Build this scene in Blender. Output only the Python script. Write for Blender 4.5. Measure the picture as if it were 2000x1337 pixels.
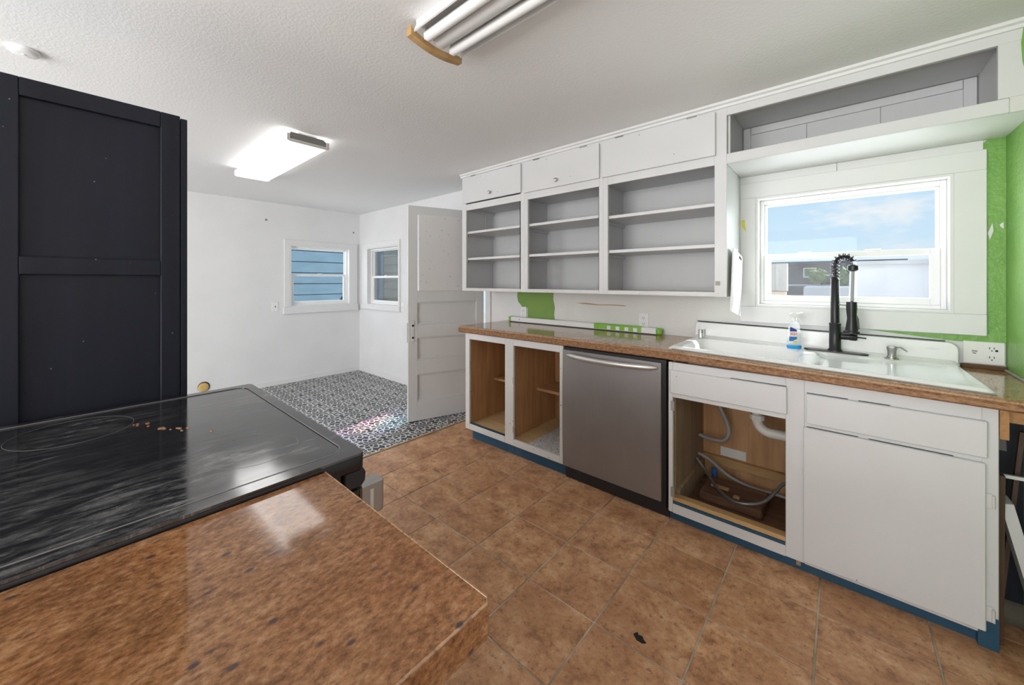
import bpy, bmesh, math, random
from mathutils import Vector, Matrix
random.seed(7)
for o in list(bpy.data.objects): bpy.data.objects.remove(o)
SC = bpy.context.scene
COL = SC.collection
PI = math.pi

# ------------------------------------------------------------------ camera
cam_d = bpy.data.cameras.new('camera'); cam = bpy.data.objects.new('camera', cam_d); COL.objects.link(cam)
cam_d.sensor_width = 36.0; cam_d.sensor_fit = 'HORIZONTAL'
cam_d.lens = 740.95 / 2000 * 36.0
cam_d.shift_x = (1000 - 968.93) / 2000
cam_d.shift_y = (549.55 - 668.5) / 2000
cam_d.clip_start = 0.02; cam_d.clip_end = 200
YAW = math.radians(47.6774)
cam.location = (0, 0, 1.2834)
cam.rotation_euler = (PI/2, 0, PI/2 - YAW)          # looks along (-cos, sin)
SC.camera = cam

# ------------------------------------------------------------------ sky, sun, daylight, exposure
SC.view_settings.view_transform = 'Standard'; SC.view_settings.look = 'None'
SC.view_settings.gamma = 1.0; SC.view_settings.use_curve_mapping = False
SC.view_settings.exposure = -0.12

def sky_world():
    w = bpy.data.worlds.new('sky'); SC.world = w; w.use_nodes = True
    nt = w.node_tree; nt.nodes.clear(); N = nt.nodes.new; L = nt.links.new
    out = N('ShaderNodeOutputWorld'); bg = N('ShaderNodeBackground'); L(bg.outputs[0], out.inputs[0])
    tc = N('ShaderNodeTexCoord'); sep = N('ShaderNodeSeparateXYZ'); L(tc.outputs['Generated'], sep.inputs[0])
    ramp = N('ShaderNodeValToRGB'); L(sep.outputs[2], ramp.inputs[0])
    e = ramp.color_ramp.elements
    e[0].position = 0.0; e[0].color = (0.66, 0.82, 0.93, 1)
    e[1].position = 0.75; e[1].color = (0.28, 0.52, 0.86, 1)
    m = e.new(0.17); m.color = (0.58, 0.78, 0.95, 1)
    m = e.new(0.32); m.color = (0.44, 0.68, 0.93, 1)
    mp = N('ShaderNodeMapping'); mp.inputs['Scale'].default_value = (1.0, 1.0, 2.6); L(tc.outputs['Generated'], mp.inputs[0])
    mp.inputs['Location'].default_value = (0.36, 0.05, 0.12)
    nz = N('ShaderNodeTexNoise'); nz.inputs['Scale'].default_value = 3.4; nz.inputs['Detail'].default_value = 6; nz.inputs['Roughness'].default_value = 0.55
    L(mp.outputs[0], nz.inputs[0])
    cr = N('ShaderNodeValToRGB'); L(nz.outputs[0], cr.inputs[0])
    cr.color_ramp.elements[0].position = 0.56; cr.color_ramp.elements[0].color = (0, 0, 0, 1)
    cr.color_ramp.elements[1].position = 0.74; cr.color_ramp.elements[1].color = (0.9, 0.9, 0.9, 1)
    # one drifting cloud low over the roofs, the rest of the sky as the noise gives it
    dt = N('ShaderNodeVectorMath'); dt.operation = 'SUBTRACT'; L(tc.outputs['Generated'], dt.inputs[0]); dt.inputs[1].default_value = (0.045, 0.985, 0.130)
    sc_ = N('ShaderNodeVectorMath'); sc_.operation = 'MULTIPLY'; L(dt.outputs[0], sc_.inputs[0]); sc_.inputs[1].default_value = (11.0, 1.0, 30.0)
    ln = N('ShaderNodeVectorMath'); ln.operation = 'LENGTH'; L(sc_.outputs[0], ln.inputs[0])
    nz2 = N('ShaderNodeTexNoise'); nz2.inputs['Scale'].default_value = 26; nz2.inputs['Detail'].default_value = 5; L(mp.outputs[0], nz2.inputs[0])
    ad = N('ShaderNodeMath'); ad.operation = 'MULTIPLY_ADD'; ad.inputs[1].default_value = -2.4; L(nz2.outputs[0], ad.inputs[0]); L(ln.outputs['Value'], ad.inputs[2])
    c2 = N('ShaderNodeMapRange'); L(ad.outputs[0], c2.inputs[0]); c2.inputs[1].default_value = -0.1; c2.inputs[2].default_value = -1.1; c2.inputs[3].default_value = 0.0; c2.inputs[4].default_value = 0.8
    mxm = N('ShaderNodeMath'); mxm.operation = 'MAXIMUM'; L(cr.outputs[0], mxm.inputs[0]); L(c2.outputs[0], mxm.inputs[1])
    mx = N('ShaderNodeMixRGB'); L(mxm.outputs[0], mx.inputs[0]); L(ramp.outputs[0], mx.inputs[1]); mx.inputs[2].default_value = (0.93, 0.92, 0.92, 1)
    L(mx.outputs[0], bg.inputs[0]); bg.inputs[1].default_value = 1.12
sky_world()

def sun():
    d = bpy.data.lights.new('sun', 'SUN'); d.energy = 9.0; d.angle = math.radians(0.6); d.color = (1.0, 0.96, 0.9)
    o = bpy.data.objects.new('sun', d); COL.objects.link(o)
    v = Vector((-0.70, -0.55, -0.67)).normalized()
    o.rotation_euler = v.to_track_quat('-Z', 'Y').to_euler(); o.location = (6, 8, 6)
sun()

def area(name, loc, direction, sx, sy, power, color=(1, 1, 1)):
    d = bpy.data.lights.new(name, 'AREA'); d.shape = 'RECTANGLE'; d.size = sx; d.size_y = sy; d.energy = power; d.color = color
    o = bpy.data.objects.new(name, d); COL.objects.link(o); o.location = loc
    o.rotation_euler = Vector(direction).to_track_quat('-Z', 'Y').to_euler()
    return o
# fill lamp added behind the camera, set in an invented wide opening
area('added_rear_fill', (-1.6, -3.38, 1.25), (0, 1, 0.5), 3.6, 1.9, 260, (1.0, 0.985, 0.97))
def portal(name, loc, direction, sx, sy):
    o = area(name, loc, direction, sx, sy, 1.0); o.data.cycles.is_portal = True
area('daylight_sink_window', (0.0, 3.0, 1.5), (0, -1, -0.1), 0.8, 0.66, 11, (0.95, 0.98, 1.0))
area('daylight_dining_window', (-5.42, 2.195, 1.4), (1, 0, -0.1), 0.78, 0.78, 5, (0.95, 0.98, 1.0))
portal('portal_sink_window', (0.0, 2.93, 1.46), (0, -1, 0), 0.76, 0.64)
portal('portal_dining_window', (-5.185 - 0.18, 2.195, 1.355), (1, 0, 0), 0.78, 0.78)
portal('portal_doorway', (-3.07, 2.93, 1.0), (0, -1, 0), 0.8, 2.0)
# sunlight split into colours by the bevelled door glass: thin beams that come in through the open doorway
def beam(name, target, color, power, deg, blend=0.7):
    d = bpy.data.lights.new(name, 'SPOT'); d.energy = power; d.color = color; d.spot_size = math.radians(deg); d.spot_blend = blend; d.shadow_soft_size = 0.01
    o = bpy.data.objects.new(name, d); COL.objects.link(o); o.location = (-3.62, 3.75, 2.3)
    o.rotation_euler = (Vector(target) - o.location).to_track_quat('-Z', 'Y').to_euler()
for nm, tg, colr, pw, dg in (('lavender', (-3.38, 1.52, 0), (0.62, 0.62, 1.0), 340, 24), ('pink', (-3.19, 1.66, 0), (1.0, 0.22, 0.42), 300, 7), ('pink_far', (-3.26, 1.86, 0), (1.0, 0.25, 0.45), 280, 6),
                             ('yellow', (-3.09, 1.72, 0), (1.0, 0.85, 0.2), 230, 5.5), ('yellow_far', (-3.16, 1.93, 0), (0.9, 0.9, 0.2), 220, 4.5), ('cyan', (-3.02, 1.93, 0), (0.4, 0.9, 1.0), 300, 7)):
    beam('refracted_sunbeam_' + nm, tg, colr, pw, dg)

# ------------------------------------------------------------------ node material helpers
class Mat:
    def __init__(self, name, rough=0.6, metal=0.0, color=(0.8, 0.8, 0.8), spec=0.5):
        self.m = bpy.data.materials.new(name); self.m.use_nodes = True
        self.nt = self.m.node_tree; self.nt.nodes.clear()
        self.out = self.N('ShaderNodeOutputMaterial'); self.b = self.N('ShaderNodeBsdfPrincipled')
        self.L(self.b.outputs[0], self.out.inputs[0])
        self.b.inputs['Roughness'].default_value = rough; self.b.inputs['Metallic'].default_value = metal
        self.b.inputs['Base Color'].default_value = (*color, 1)
        self.b.inputs['Specular IOR Level'].default_value = spec
        self._tc = None
    def N(self, t, **kw):
        n = self.nt.nodes.new(t)
        for k, v in kw.items(): setattr(n, k, v)
        return n
    def L(self, a, b): self.nt.links.new(a, b)
    def co(self, kind='Object', scale=(1, 1, 1), rot=(0, 0, 0), rnd=False):
        if self._tc is None: self._tc = self.N('ShaderNodeTexCoord')
        mp = self.N('ShaderNodeMapping'); mp.inputs['Scale'].default_value = scale; mp.inputs['Rotation'].default_value = rot
        self.L(self._tc.outputs[kind], mp.inputs[0])
        if rnd:
            oi = self.N('ShaderNodeObjectInfo'); mu = self.N('ShaderNodeMath', operation='MULTIPLY'); mu.inputs[1].default_value = 37.0
            self.L(oi.outputs['Random'], mu.inputs[0]); cb = self.N('ShaderNodeCombineXYZ')
            self.L(mu.outputs[0], cb.inputs[0]); self.L(mu.outputs[0], cb.inputs[1]); self.L(cb.outputs[0], mp.inputs['Location'])
        return mp.outputs[0]
    def noise(self, co, scale, detail=4, rough=0.55, dist=0.0):
        n = self.N('ShaderNodeTexNoise'); n.inputs['Scale'].default_value = scale; n.inputs['Detail'].default_value = detail
        n.inputs['Roughness'].default_value = rough; n.inputs['Distortion'].default_value = dist
        self.L(co, n.inputs[0]); return n.outputs[0]
    def voro(self, co, scale, feature='F1'):
        n = self.N('ShaderNodeTexVoronoi', feature=feature); n.inputs['Scale'].default_value = scale
        self.L(co, n.inputs[0]); return n.outputs['Distance']
    def ramp(self, fac, stops):
        r = self.N('ShaderNodeValToRGB'); self.L(fac, r.inputs[0]); e = r.color_ramp.elements
        for i, (p, c) in enumerate(stops):
            c = (c, c, c) if isinstance(c, (int, float)) else c
            if i < 2: el = e[i]; el.position = p
            else: el = e.new(p)
            el.color = (*c, 1)
        return r.outputs[0]
    def mix(self, fac, a, b, mode='MIX'):
        n = self.N('ShaderNodeMixRGB', blend_type=mode)
        for i, v in ((0, fac), (1, a), (2, b)):
            if isinstance(v, (int, float)): n.inputs[i].default_value = v if i == 0 else (v, v, v, 1)
            elif isinstance(v, tuple): n.inputs[i].default_value = (*v, 1)
            else: self.L(v, n.inputs[i])
        return n.outputs[0]
    def math(self, op, a, b=None, c=None):
        n = self.N('ShaderNodeMath', operation=op)
        for i, v in enumerate((a, b, c)):
            if v is None: continue
            if isinstance(v, (int, float)): n.inputs[i].default_value = v
            else: self.L(v, n.inputs[i])
        return n.outputs[0]
    def color(self, s): self.L(s, self.b.inputs['Base Color']); return self
    def rough(self, s): self.L(s, self.b.inputs['Roughness']); return self
    def bump(self, h, strength=0.3, dist=0.01):
        n = self.N('ShaderNodeBump'); n.inputs['Strength'].default_value = strength; n.inputs['Distance'].default_value = dist
        self.L(h, n.inputs['Height']); self.L(n.outputs[0], self.b.inputs['Normal']); return self

def M_paint(name, col, rough=0.55, var=0.03, bump=0.15, scale=60, chips=0.0, chip_col=(0.25, 0.2, 0.16)):
    m = Mat(name, rough)
    co = m.co()
    n = m.noise(co, 3.0, 5)
    c = m.ramp(n, [(0.3, tuple(max(0, x - var) for x in col)), (0.7, tuple(min(1, x + var) for x in col))])
    if chips > 0:
        s = m.noise(co, 48, 2, 0.5); f = m.ramp(s, [(0.80 - chips, 0.0), (0.82 - chips, 1.0)])
        c = m.mix(f, c, chip_col)
    m.color(c)
    m.bump(m.noise(co, scale, 3), bump, 0.004)
    return m.m

def M_wood(name, dark, light, rough=0.6, axis='Z', sc=14.0, bump=0.1):
    m = Mat(name, rough)
    s = {'X': (1.2, sc, sc), 'Y': (sc, 1.2, sc), 'Z': (sc, sc, 1.2)}[axis]
    co = m.co(scale=s)
    n = m.noise(co, 1.6, 6, 0.6, 0.6)
    n2 = m.noise(m.co(), 2.2, 3)
    c = m.ramp(n, [(0.3, dark), (0.7, light)])
    c = m.mix(m.ramp(n2, [(0.35, 0.0), (0.8, 0.35)]), c, tuple(x * 0.55 for x in dark))
    m.color(c); m.bump(n, bump, 0.002)
    return m.m

def build_materials():
    R = {}
    R['wall'] = M_paint('wall_white_paint', (0.74, 0.74, 0.745), 0.6, 0.02, 0.12, 70)
    R['wall_worn'] = M_paint('wall_worn_plaster', (0.74, 0.73, 0.70), 0.7, 0.04, 0.5, 55)
    # ceiling: fine sprayed texture
    m = Mat('ceiling_textured_paint', 0.8, color=(0.86, 0.86, 0.86)); co = m.co()
    h = m.ramp(m.noise(co, 75, 3, 0.6), [(0.42, 0.0), (0.62, 1.0)]); m.bump(h, 0.11, 0.004); R['ceiling'] = m.m
    # green wall paint
    m = Mat('green_wall_paint', 0.42); co = m.co()
    c = m.ramp(m.noise(co, 4, 5), [(0.3, (0.16, 0.36, 0.07)), (0.7, (0.22, 0.43, 0.10))]); m.color(c)
    m.bump(m.noise(co, 45, 4), 0.6, 0.006); R['green'] = m.m
    R['green_flat'] = M_paint('green_patch_paint', (0.20, 0.34, 0.075), 0.6, 0.02, 0.3, 55)
    R['cab'] = M_paint('cabinet_white_paint', (0.66, 0.66, 0.66), 0.42, 0.02, 0.12, 40, 0.035)
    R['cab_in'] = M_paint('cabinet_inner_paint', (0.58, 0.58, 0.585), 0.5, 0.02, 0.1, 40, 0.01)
    R['cab_worn'] = M_paint('cabinet_worn_white', (0.66, 0.65, 0.63), 0.5, 0.05, 0.3, 40, 0.10, (0.32, 0.27, 0.22))
    R['trim'] = M_paint('trim_white_paint', (0.74, 0.74, 0.74), 0.45, 0.015, 0.1, 40)
    R['door'] = M_paint('door_white_paint', (0.66, 0.66, 0.66), 0.45, 0.02, 0.12, 30, 0.02)
    m = Mat('door_curtain_fabric', 0.9); co = m.co(scale=(1, 1, 1))
    v = m.voro(co, 16); c = m.ramp(v, [(0.06, (0.60, 0.58, 0.56)), (0.2, (0.72, 0.705, 0.695))])
    m.color(c); R['curtain'] = m.m
    R['vinyl'] = M_paint('vinyl_white', (0.84, 0.84, 0.84), 0.35, 0.01, 0.02, 20)
    # navy stained wood
    m = Mat('navy_stained_wood', 0.5, spec=0.28); co = m.co(scale=(9, 9, 0.7))
    n = m.noise(co, 1.5, 6, 0.6, 0.3); c = m.ramp(n, [(0.25, (0.0045, 0.0055, 0.011)), (0.75, (0.010, 0.012, 0.021))])
    sp = m.voro(m.co(scale=(1, 1, 0.8)), 24); c = m.mix(m.ramp(sp, [(0.028, 0.55), (0.045, 0.0)]), c, (0.3, 0.32, 0.38)); m.color(c)
    m.rough(m.ramp(m.noise(m.co(), 5, 4), [(0.3, 0.42), (0.7, 0.58)])); m.bump(n, 0.08, 0.002); R['navy'] = m.m
    # granite laminate
    def granite(name, a, b, c3, rough):
        m = Mat(name, rough); co = m.co(rot=(0, 0, 0.5), scale=(1.5, 0.8, 1))
        n1 = m.noise(co, 14, 9, 0.75, 0.4); n2 = m.noise(m.co(), 2.6, 4, 0.5); n3 = m.noise(m.co(rot=(0, 0, 0.5), scale=(1.0, 0.6, 1)), 150, 4, 0.75)
        c = m.ramp(n1, [(0.28, a), (0.5, b), (0.72, c3)])
        c = m.mix(m.ramp(n2, [(0.4, 0.0), (0.7, 0.55)]), c, tuple(x * y for x, y in zip(b, (1.25, 0.95, 0.6))))
        c = m.mix(m.ramp(n3, [(0.36, 0.7), (0.52, 0.0)]), c, tuple(x * 0.6 for x in a))
        c = m.mix(m.ramp(n3, [(0.54, 0.0), (0.74, 0.4)]), c, (0.55, 0.38, 0.25))
        v = m.voro(m.co(scale=(1.0, 0.6, 1), rot=(0, 0, 0.6)), 44); vn = m.noise(m.co(), 9, 2)
        f = m.math('MULTIPLY', m.ramp(v, [(0.10, 1.0), (0.19, 0.0)]), m.ramp(vn, [(0.44, 0.0), (0.54, 1.0)]))
        c = m.mix(m.math('MULTIPLY', f, 0.85), c, (0.035, 0.03, 0.035))
        m.color(c); m.rough(m.ramp(m.noise(m.co(), 7, 4), [(0.3, rough * 0.75), (0.7, rough * 1.35)])); return m
    R['granite'] = granite('granite_laminate', (0.115, 0.048, 0.02), (0.245, 0.115, 0.048), (0.36, 0.20, 0.10), 0.065).m
    g = granite('granite_laminate_sheen_worn', (0.24, 0.135, 0.075), (0.40, 0.25, 0.15), (0.52, 0.36, 0.24), 0.09)  # sink counter, paler than the near slab: reflections are put into its colour
    src = g.b.inputs['Base Color'].links[0].from_socket
    sx = g.N('ShaderNodeSeparateXYZ'); g.L(g.co(), sx.inputs[0])
    wear = g.math('ADD', sx.outputs[0], g.math('MULTIPLY', g.noise(g.co(), 14, 4), 0.12))
    g.color(g.mix(g.ramp(g.math('SUBTRACT', wear, 0.38 + 0.96), [(0.40, 0.0), (0.50, 1.0)]), src, g.ramp(g.noise(g.co(), 18, 5), [(0.3, (0.19, 0.175, 0.145)), (0.7, (0.36, 0.34, 0.29))])))
    R['granite2'] = g.m
    # raw edge of laminate
    m = Mat('counter_edge_board', 0.5); co = m.co(scale=(1, 1, 2)); n = m.noise(co, 55, 6, 0.7)
    m.color(m.ramp(n, [(0.3, (0.07, 0.028, 0.012)), (0.5, (0.27, 0.125, 0.05)), (0.7, (0.43, 0.24, 0.115))])); m.bump(n, 0.3, 0.003); R['edge'] = m.m
    # ceramic floor tile
    m = Mat('brown_ceramic_tile', 0.42); co = m.co(rnd=True)
    n1 = m.noise(co, 9, 9, 0.72, 0.3); n2 = m.noise(co, 45, 6, 0.75); n3 = m.noise(co, 2.5, 3)
    c = m.ramp(n1, [(0.34, (0.26, 0.115, 0.055)), (0.47, (0.56, 0.29, 0.145)), (0.56, (0.68, 0.39, 0.21)), (0.72, (0.85, 0.58, 0.37))])
    c = m.mix(m.ramp(n3, [(0.35, 0.6), (0.62, 0.0)]), c, (0.40, 0.185, 0.088))
    c = m.mix(m.ramp(n2, [(0.34, 0.75), (0.46, 0.0)]), c, (0.17, 0.07, 0.034)); c = m.mix(m.ramp(n2, [(0.56, 0.0), (0.72, 0.5)]), c, (0.85, 0.60, 0.40))
    m.color(c); m.rough(m.ramp(n1, [(0.3, 0.34), (0.7, 0.5)])); m.bump(n2, 0.12, 0.003); R['tile'] = m.m
    m = Mat('tile_grout', 0.9); co = m.co()
    m.color(m.ramp(m.noise(co, 3.5, 5, 0.6), [(0.35, (0.20, 0.165, 0.12)), (0.55, (0.52, 0.45, 0.36)), (0.72, (0.75, 0.68, 0.58))])); R['grout'] = m.m
    # patterned vinyl: pale scroll lines on near-black
    m = Mat('scroll_pattern_vinyl', 0.45); s = 0.25
    nz = m.N('ShaderNodeTexNoise'); nz.inputs['Scale'].default_value = 9; nz.inputs['Detail'].default_value = 1; m.L(m.co(), nz.inputs[0])
    sx = m.N('ShaderNodeSeparateXYZ'); m.L(m.co(), sx.inputs[0])
    jx = m.math('MULTIPLY_ADD', nz.outputs[0], 0.02, sx.outputs[0])
    def cell(off):
        u = m.math('SUBTRACT', m.math('FRACT', m.math('MULTIPLY_ADD', jx, 1 / s, 40.0 + off)), 0.5); v = m.math('SUBTRACT', m.math('FRACT', m.math('MULTIPLY_ADD', sx.outputs[1], 1 / s, 40.0 + off)), 0.5)
        return m.math('SQRT', m.math('ADD', m.math('MULTIPLY', u, u), m.math('MULTIPLY', v, v))), m.math('ARCTAN2', v, u)
    def petal(rt, r0, amp, k, ph=0.0):
        w = m.math('COSINE', m.math('MULTIPLY_ADD', rt[1], k, ph)); return m.math('ABSOLUTE', m.math('SUBTRACT', rt[0], m.math('MULTIPLY_ADD', w, amp, r0)))
    A_, B_ = cell(0.0), cell(0.5)
    ds = [petal(A_, 0.115, 0.075, 8), petal(A_, 0.245, 0.055, 8, PI), petal(A_, 0.375, 0.05, 8), petal(B_, 0.10, 0.06, 4), petal(B_, 0.21, 0.05, 8), petal(B_, 0.315, 0.045, 8, PI)]
    dmin = ds[0]
    for q in ds[1:]: dmin = m.math('MINIMUM', dmin, q)
    line = m.ramp(dmin, [(0.024, 1.0), (0.034, 0.0)])
    dirt = m.ramp(m.noise(m.co(), 5, 4), [(0.3, 0.75), (0.7, 1.0)])
    m.color(m.mix(1.0, m.mix(line, (0.024, 0.025, 0.028), (0.74, 0.73, 0.72)), dirt, 'MULTIPLY')); R['vinyl_floor'] = m.m
    # appliances
    m = Mat('stainless_steel', 0.4, 0.75); co = m.co(scale=(60, 60, 1.2)); n = m.noise(co, 2, 3)
    m.color(m.ramp(m.noise(m.co(), 2.2, 4), [(0.3, (0.27, 0.25, 0.245)), (0.7, (0.33, 0.31, 0.305))])); m.rough(m.ramp(n, [(0.2, 0.42), (0.8, 0.55)])); R['steel'] = m.m
    R['steel_bright'] = Mat('brushed_handle_steel', 0.42, 0.9, (0.66, 0.65, 0.64)).m
    R['chrome'] = Mat('chrome', 0.12, 1.0, (0.75, 0.75, 0.76)).m
    R['nickel'] = Mat('brushed_nickel', 0.32, 1.0, (0.42, 0.41, 0.40)).m
    R['old_metal'] = M_paint('old_hinge_metal', (0.30, 0.28, 0.25), 0.5, 0.1, 0.3, 80)
    R['black'] = Mat('black_enamel', 0.18, 0.0, (0.012, 0.012, 0.013)).m
    R['black_plastic'] = Mat('black_plastic', 0.45, 0.0, (0.015, 0.015, 0.017)).m
    R['faucet_black'] = Mat('matte_black_metal', 0.35, 0.3, (0.018, 0.018, 0.020)).m
    # cooktop glass with dried smears
    m = Mat('cooktop_glass', 0.14, spec=1.0); m.b.inputs['IOR'].default_value = 1.7; co = m.co(scale=(1, 1.5, 1), rot=(0, 0, 0.5))
    n = m.noise(m.co(scale=(22, 5, 1), rot=(0, 0, 0.25)), 2.0, 10, 0.75, 0.5); n2 = m.noise(m.co(), 2.7, 4, 0.5, 0.5); n3 = m.noise(m.co(), 160, 2)
    f = m.math('MULTIPLY', m.ramp(n, [(0.45, 0.0), (0.70, 1.0)]), m.ramp(n2, [(0.42, 0.12), (0.62, 1.0)]))
    f = m.math('ADD', m.math('MULTIPLY', f, 0.75), m.math('MULTIPLY', m.ramp(n3, [(0.66, 0.0), (0.75, 0.3)]), m.ramp(n2, [(0.4, 0.0), (0.7, 1.0)])))
    m.color(m.mix(f, (0.012, 0.012, 0.014), (0.22, 0.215, 0.21))); m.rough(m.ramp(f, [(0.0, 0.10), (0.5, 0.34)])); R['cooktop'] = m.m
    R['enamel'] = M_paint('white_enamel', (0.86, 0.86, 0.86), 0.12, 0.005, 0.0, 10)
    R['plastic_white'] = Mat('white_plastic', 0.35, 0.0, (0.82, 0.82, 0.81)).m
    R['board_plastic'] = Mat('cutting_board_plastic', 0.5, 0.0, (0.86, 0.86, 0.85)).m
    R['plastic_tan'] = M_paint('aged_white_pvc', (0.70, 0.68, 0.63), 0.4, 0.05, 0.1, 30)
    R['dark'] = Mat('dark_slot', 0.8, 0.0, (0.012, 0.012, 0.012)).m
    R['blue'] = M_paint('blue_painted_kick', (0.018, 0.075, 0.135), 0.5, 0.01, 0.3, 40, 0.03, (0.3, 0.33, 0.35))
    R['ply'] = M_wood('orange_plywood', (0.43, 0.23, 0.10), (0.66, 0.38, 0.185), 0.6, 'Z')
    R['ply_x'] = M_wood('plywood_shelf', (0.42, 0.23, 0.10), (0.60, 0.36, 0.17), 0.6, 'X')
    R['ply_light'] = M_wood('pale_cabinet_floor', (0.62, 0.43, 0.21), (0.80, 0.58, 0.31), 0.55, 'X', 9)
    R['ply_grey'] = M_wood('greyed_plywood_side', (0.28, 0.20, 0.12), (0.42, 0.32, 0.205), 0.65, 'Z')
    R['rot'] = M_wood('rotten_floor_wood', (0.075, 0.035, 0.018), (0.27, 0.14, 0.08), 0.9, 'X', 6, 0.6)
    R['pine'] = M_wood('raw_pine', (0.42, 0.24, 0.09), (0.58, 0.37, 0.17), 0.6, 'X', 16)
    R['fir'] = M_wood('raw_fir_end', (0.36, 0.17, 0.06), (0.55, 0.30, 0.12), 0.6, 'Y', 30)
    R['brown'] = M_wood('dark_brown_strip', (0.05, 0.022, 0.01), (0.12, 0.06, 0.03), 0.5, 'Z')
    R['navy_flat'] = Mat('dark_navy_board', 0.5, 0.0, (0.010, 0.012, 0.022)).m
    m = Mat('speckled_shelf_liner', 0.7); v = m.voro(m.co(), 95)
    m.color(m.ramp(v, [(0.28, (0.16, 0.16, 0.17)), (0.42, (0.60, 0.60, 0.60))])); R['liner'] = m.m
    R['grey_hose'] = Mat('grey_rubber_hose', 0.5, 0.0, (0.33, 0.33, 0.33)).m
    R['braid'] = Mat('braided_steel_line', 0.4, 0.7, (0.26, 0.26, 0.26)).m
    R['tape'] = M_paint('green_masking_tape', (0.22, 0.50, 0.05), 0.5, 0.04, 0.1, 30)
    R['paper'] = Mat('paper_white', 0.8, 0.0, (0.78, 0.78, 0.75)).m
    R['foam'] = M_paint('yellow_foam', (0.62, 0.42, 0.16), 0.9, 0.08, 0.9, 60)
    R['yellow'] = Mat('yellow_tape', 0.6, 0.0, (0.75, 0.68, 0.06)).m
    R['fixture'] = Mat('fixture_white_metal', 0.3, 0.0, (0.76, 0.76, 0.76)).m
    R['tube'] = Mat('tube_glass_white', 0.18, 0.0, (0.84, 0.84, 0.84)).m
    R['fixture_grey'] = Mat('fixture_end_grey', 0.5, 0.2, (0.22, 0.21, 0.205)).m
    R['fixture_clear'] = Mat('fixture_lens_rim', 0.3, 0.0, (0.62, 0.58, 0.54)).m
    R['rust'] = M_paint('food_crust', (0.30, 0.17, 0.07), 0.9, 0.1, 0.5, 90)
    m = Mat('lit_lamp_lens', 0.4, 0.0, (0.9, 0.9, 0.9)); m.b.inputs['Emission Color'].default_value = (1.0, 0.985, 0.96, 1); m.b.inputs['Emission Strength'].default_value = 3.6; R['lens'] = m.m
    # window glass: clear sheet with a reflection
    def glass(name, haze=0.0, hz=(0.85, 0.86, 0.88), tint=(0.97, 0.985, 0.99)):
        m = bpy.data.materials.new(name); m.use_nodes = True; nt = m.node_tree; nt.nodes.clear(); N = nt.nodes.new; L = nt.links.new
        out = N('ShaderNodeOutputMaterial'); tr = N('ShaderNodeBsdfTransparent'); tr.inputs[0].default_value = (*tint, 1)
        gl = N('ShaderNodeBsdfGlossy'); gl.inputs['Roughness'].default_value = 0.02
        lw = N('ShaderNodeLayerWeight'); pw_ = N('ShaderNodeMath'); pw_.operation = 'POWER'; pw_.inputs[1].default_value = 5.0; L(lw.outputs['Facing'], pw_.inputs[0]); fr = N('ShaderNodeMath'); fr.operation = 'MULTIPLY_ADD'; fr.inputs[1].default_value = 0.5; fr.inputs[2].default_value = 0.006; L(pw_.outputs[0], fr.inputs[0])
        mx = N('ShaderNodeMixShader'); L(fr.outputs[0], mx.inputs[0]); L(tr.outputs[0], mx.inputs[1]); L(gl.outputs[0], mx.inputs[2])
        last = mx
        if haze > 0:
            df = N('ShaderNodeBsdfTranslucent'); df.inputs[0].default_value = (*hz, 1)
            tc = N('ShaderNodeTexCoord'); nz = N('ShaderNodeTexNoise'); nz.inputs['Scale'].default_value = 9; nz.inputs['Detail'].default_value = 6; L(tc.outputs['Object'], nz.inputs[0])
            ml = N('ShaderNodeMath'); ml.operation = 'MULTIPLY'; ml.inputs[1].default_value = haze * 2; L(nz.outputs[0], ml.inputs[0])
            m2 = N('ShaderNodeMixShader'); L(ml.outputs[0], m2.inputs[0]); L(mx.outputs[0], m2.inputs[1]); L(df.outputs[0], m2.inputs[2]); last = m2
        L(last.outputs[0], out.inputs[0]); return m
    R['glass'] = glass('window_glass'); R['glass_dirty'] = glass('dusty_window_glass', 0.012)
    R['bottle'] = glass('clear_bottle_plastic', 0.22, (0.9, 0.9, 0.9))
    R['liquid'] = Mat('blue_liquid', 0.1, 0.0, (0.01, 0.33, 0.75)).m
    R['label_blue'] = Mat('label_dark_blue', 0.4, 0.0, (0.01, 0.045, 0.30)).m
    R['label_mid'] = Mat('label_mid_blue', 0.4, 0.0, (0.03, 0.17, 0.50)).m
    R['label_red'] = Mat('label_red', 0.4, 0.0, (0.70, 0.06, 0.04)).m
    R['label_yellow'] = Mat('label_lemon', 0.4, 0.0, (0.62, 0.62, 0.16)).m
    # outdoors
    R['siding_blue'] = M_wood('blue_siding_paint', (0.075, 0.145, 0.205), (0.105, 0.185, 0.25), 0.7, 'Y', 5)
    R['siding_tan'] = M_wood('tan_siding_paint', (0.55, 0.45, 0.35), (0.65, 0.54, 0.43), 0.7, 'X', 5)
    R['grey_board'] = M_paint('grey_corner_board', (0.42, 0.43, 0.44), 0.7)
    R['old_wood'] = M_wood('weathered_grey_wood', (0.30, 0.29, 0.28), (0.58, 0.57, 0.55), 0.8, 'Z', 24)
    R['roof_white'] = M_paint('pale_metal_roof', (0.50, 0.515, 0.55), 0.5, 0.02)
    R['shed'] = M_wood('dark_shed_boards', (0.045, 0.05, 0.075), (0.11, 0.11, 0.14), 0.8, 'X', 6)
    m = Mat('shrub_leaves', 0.7); m.color(m.ramp(m.noise(m.co(rnd=True), 16, 4), [(0.3, (0.03, 0.085, 0.02)), (0.55, (0.16, 0.26, 0.07)), (0.75, (0.48, 0.36, 0.20))])); R['leaf'] = m.m
    R['ground'] = M_paint('dry_ground', (0.36, 0.33, 0.28), 0.95, 0.05, 0.5, 8)
    return R
MT = build_materials()

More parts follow.
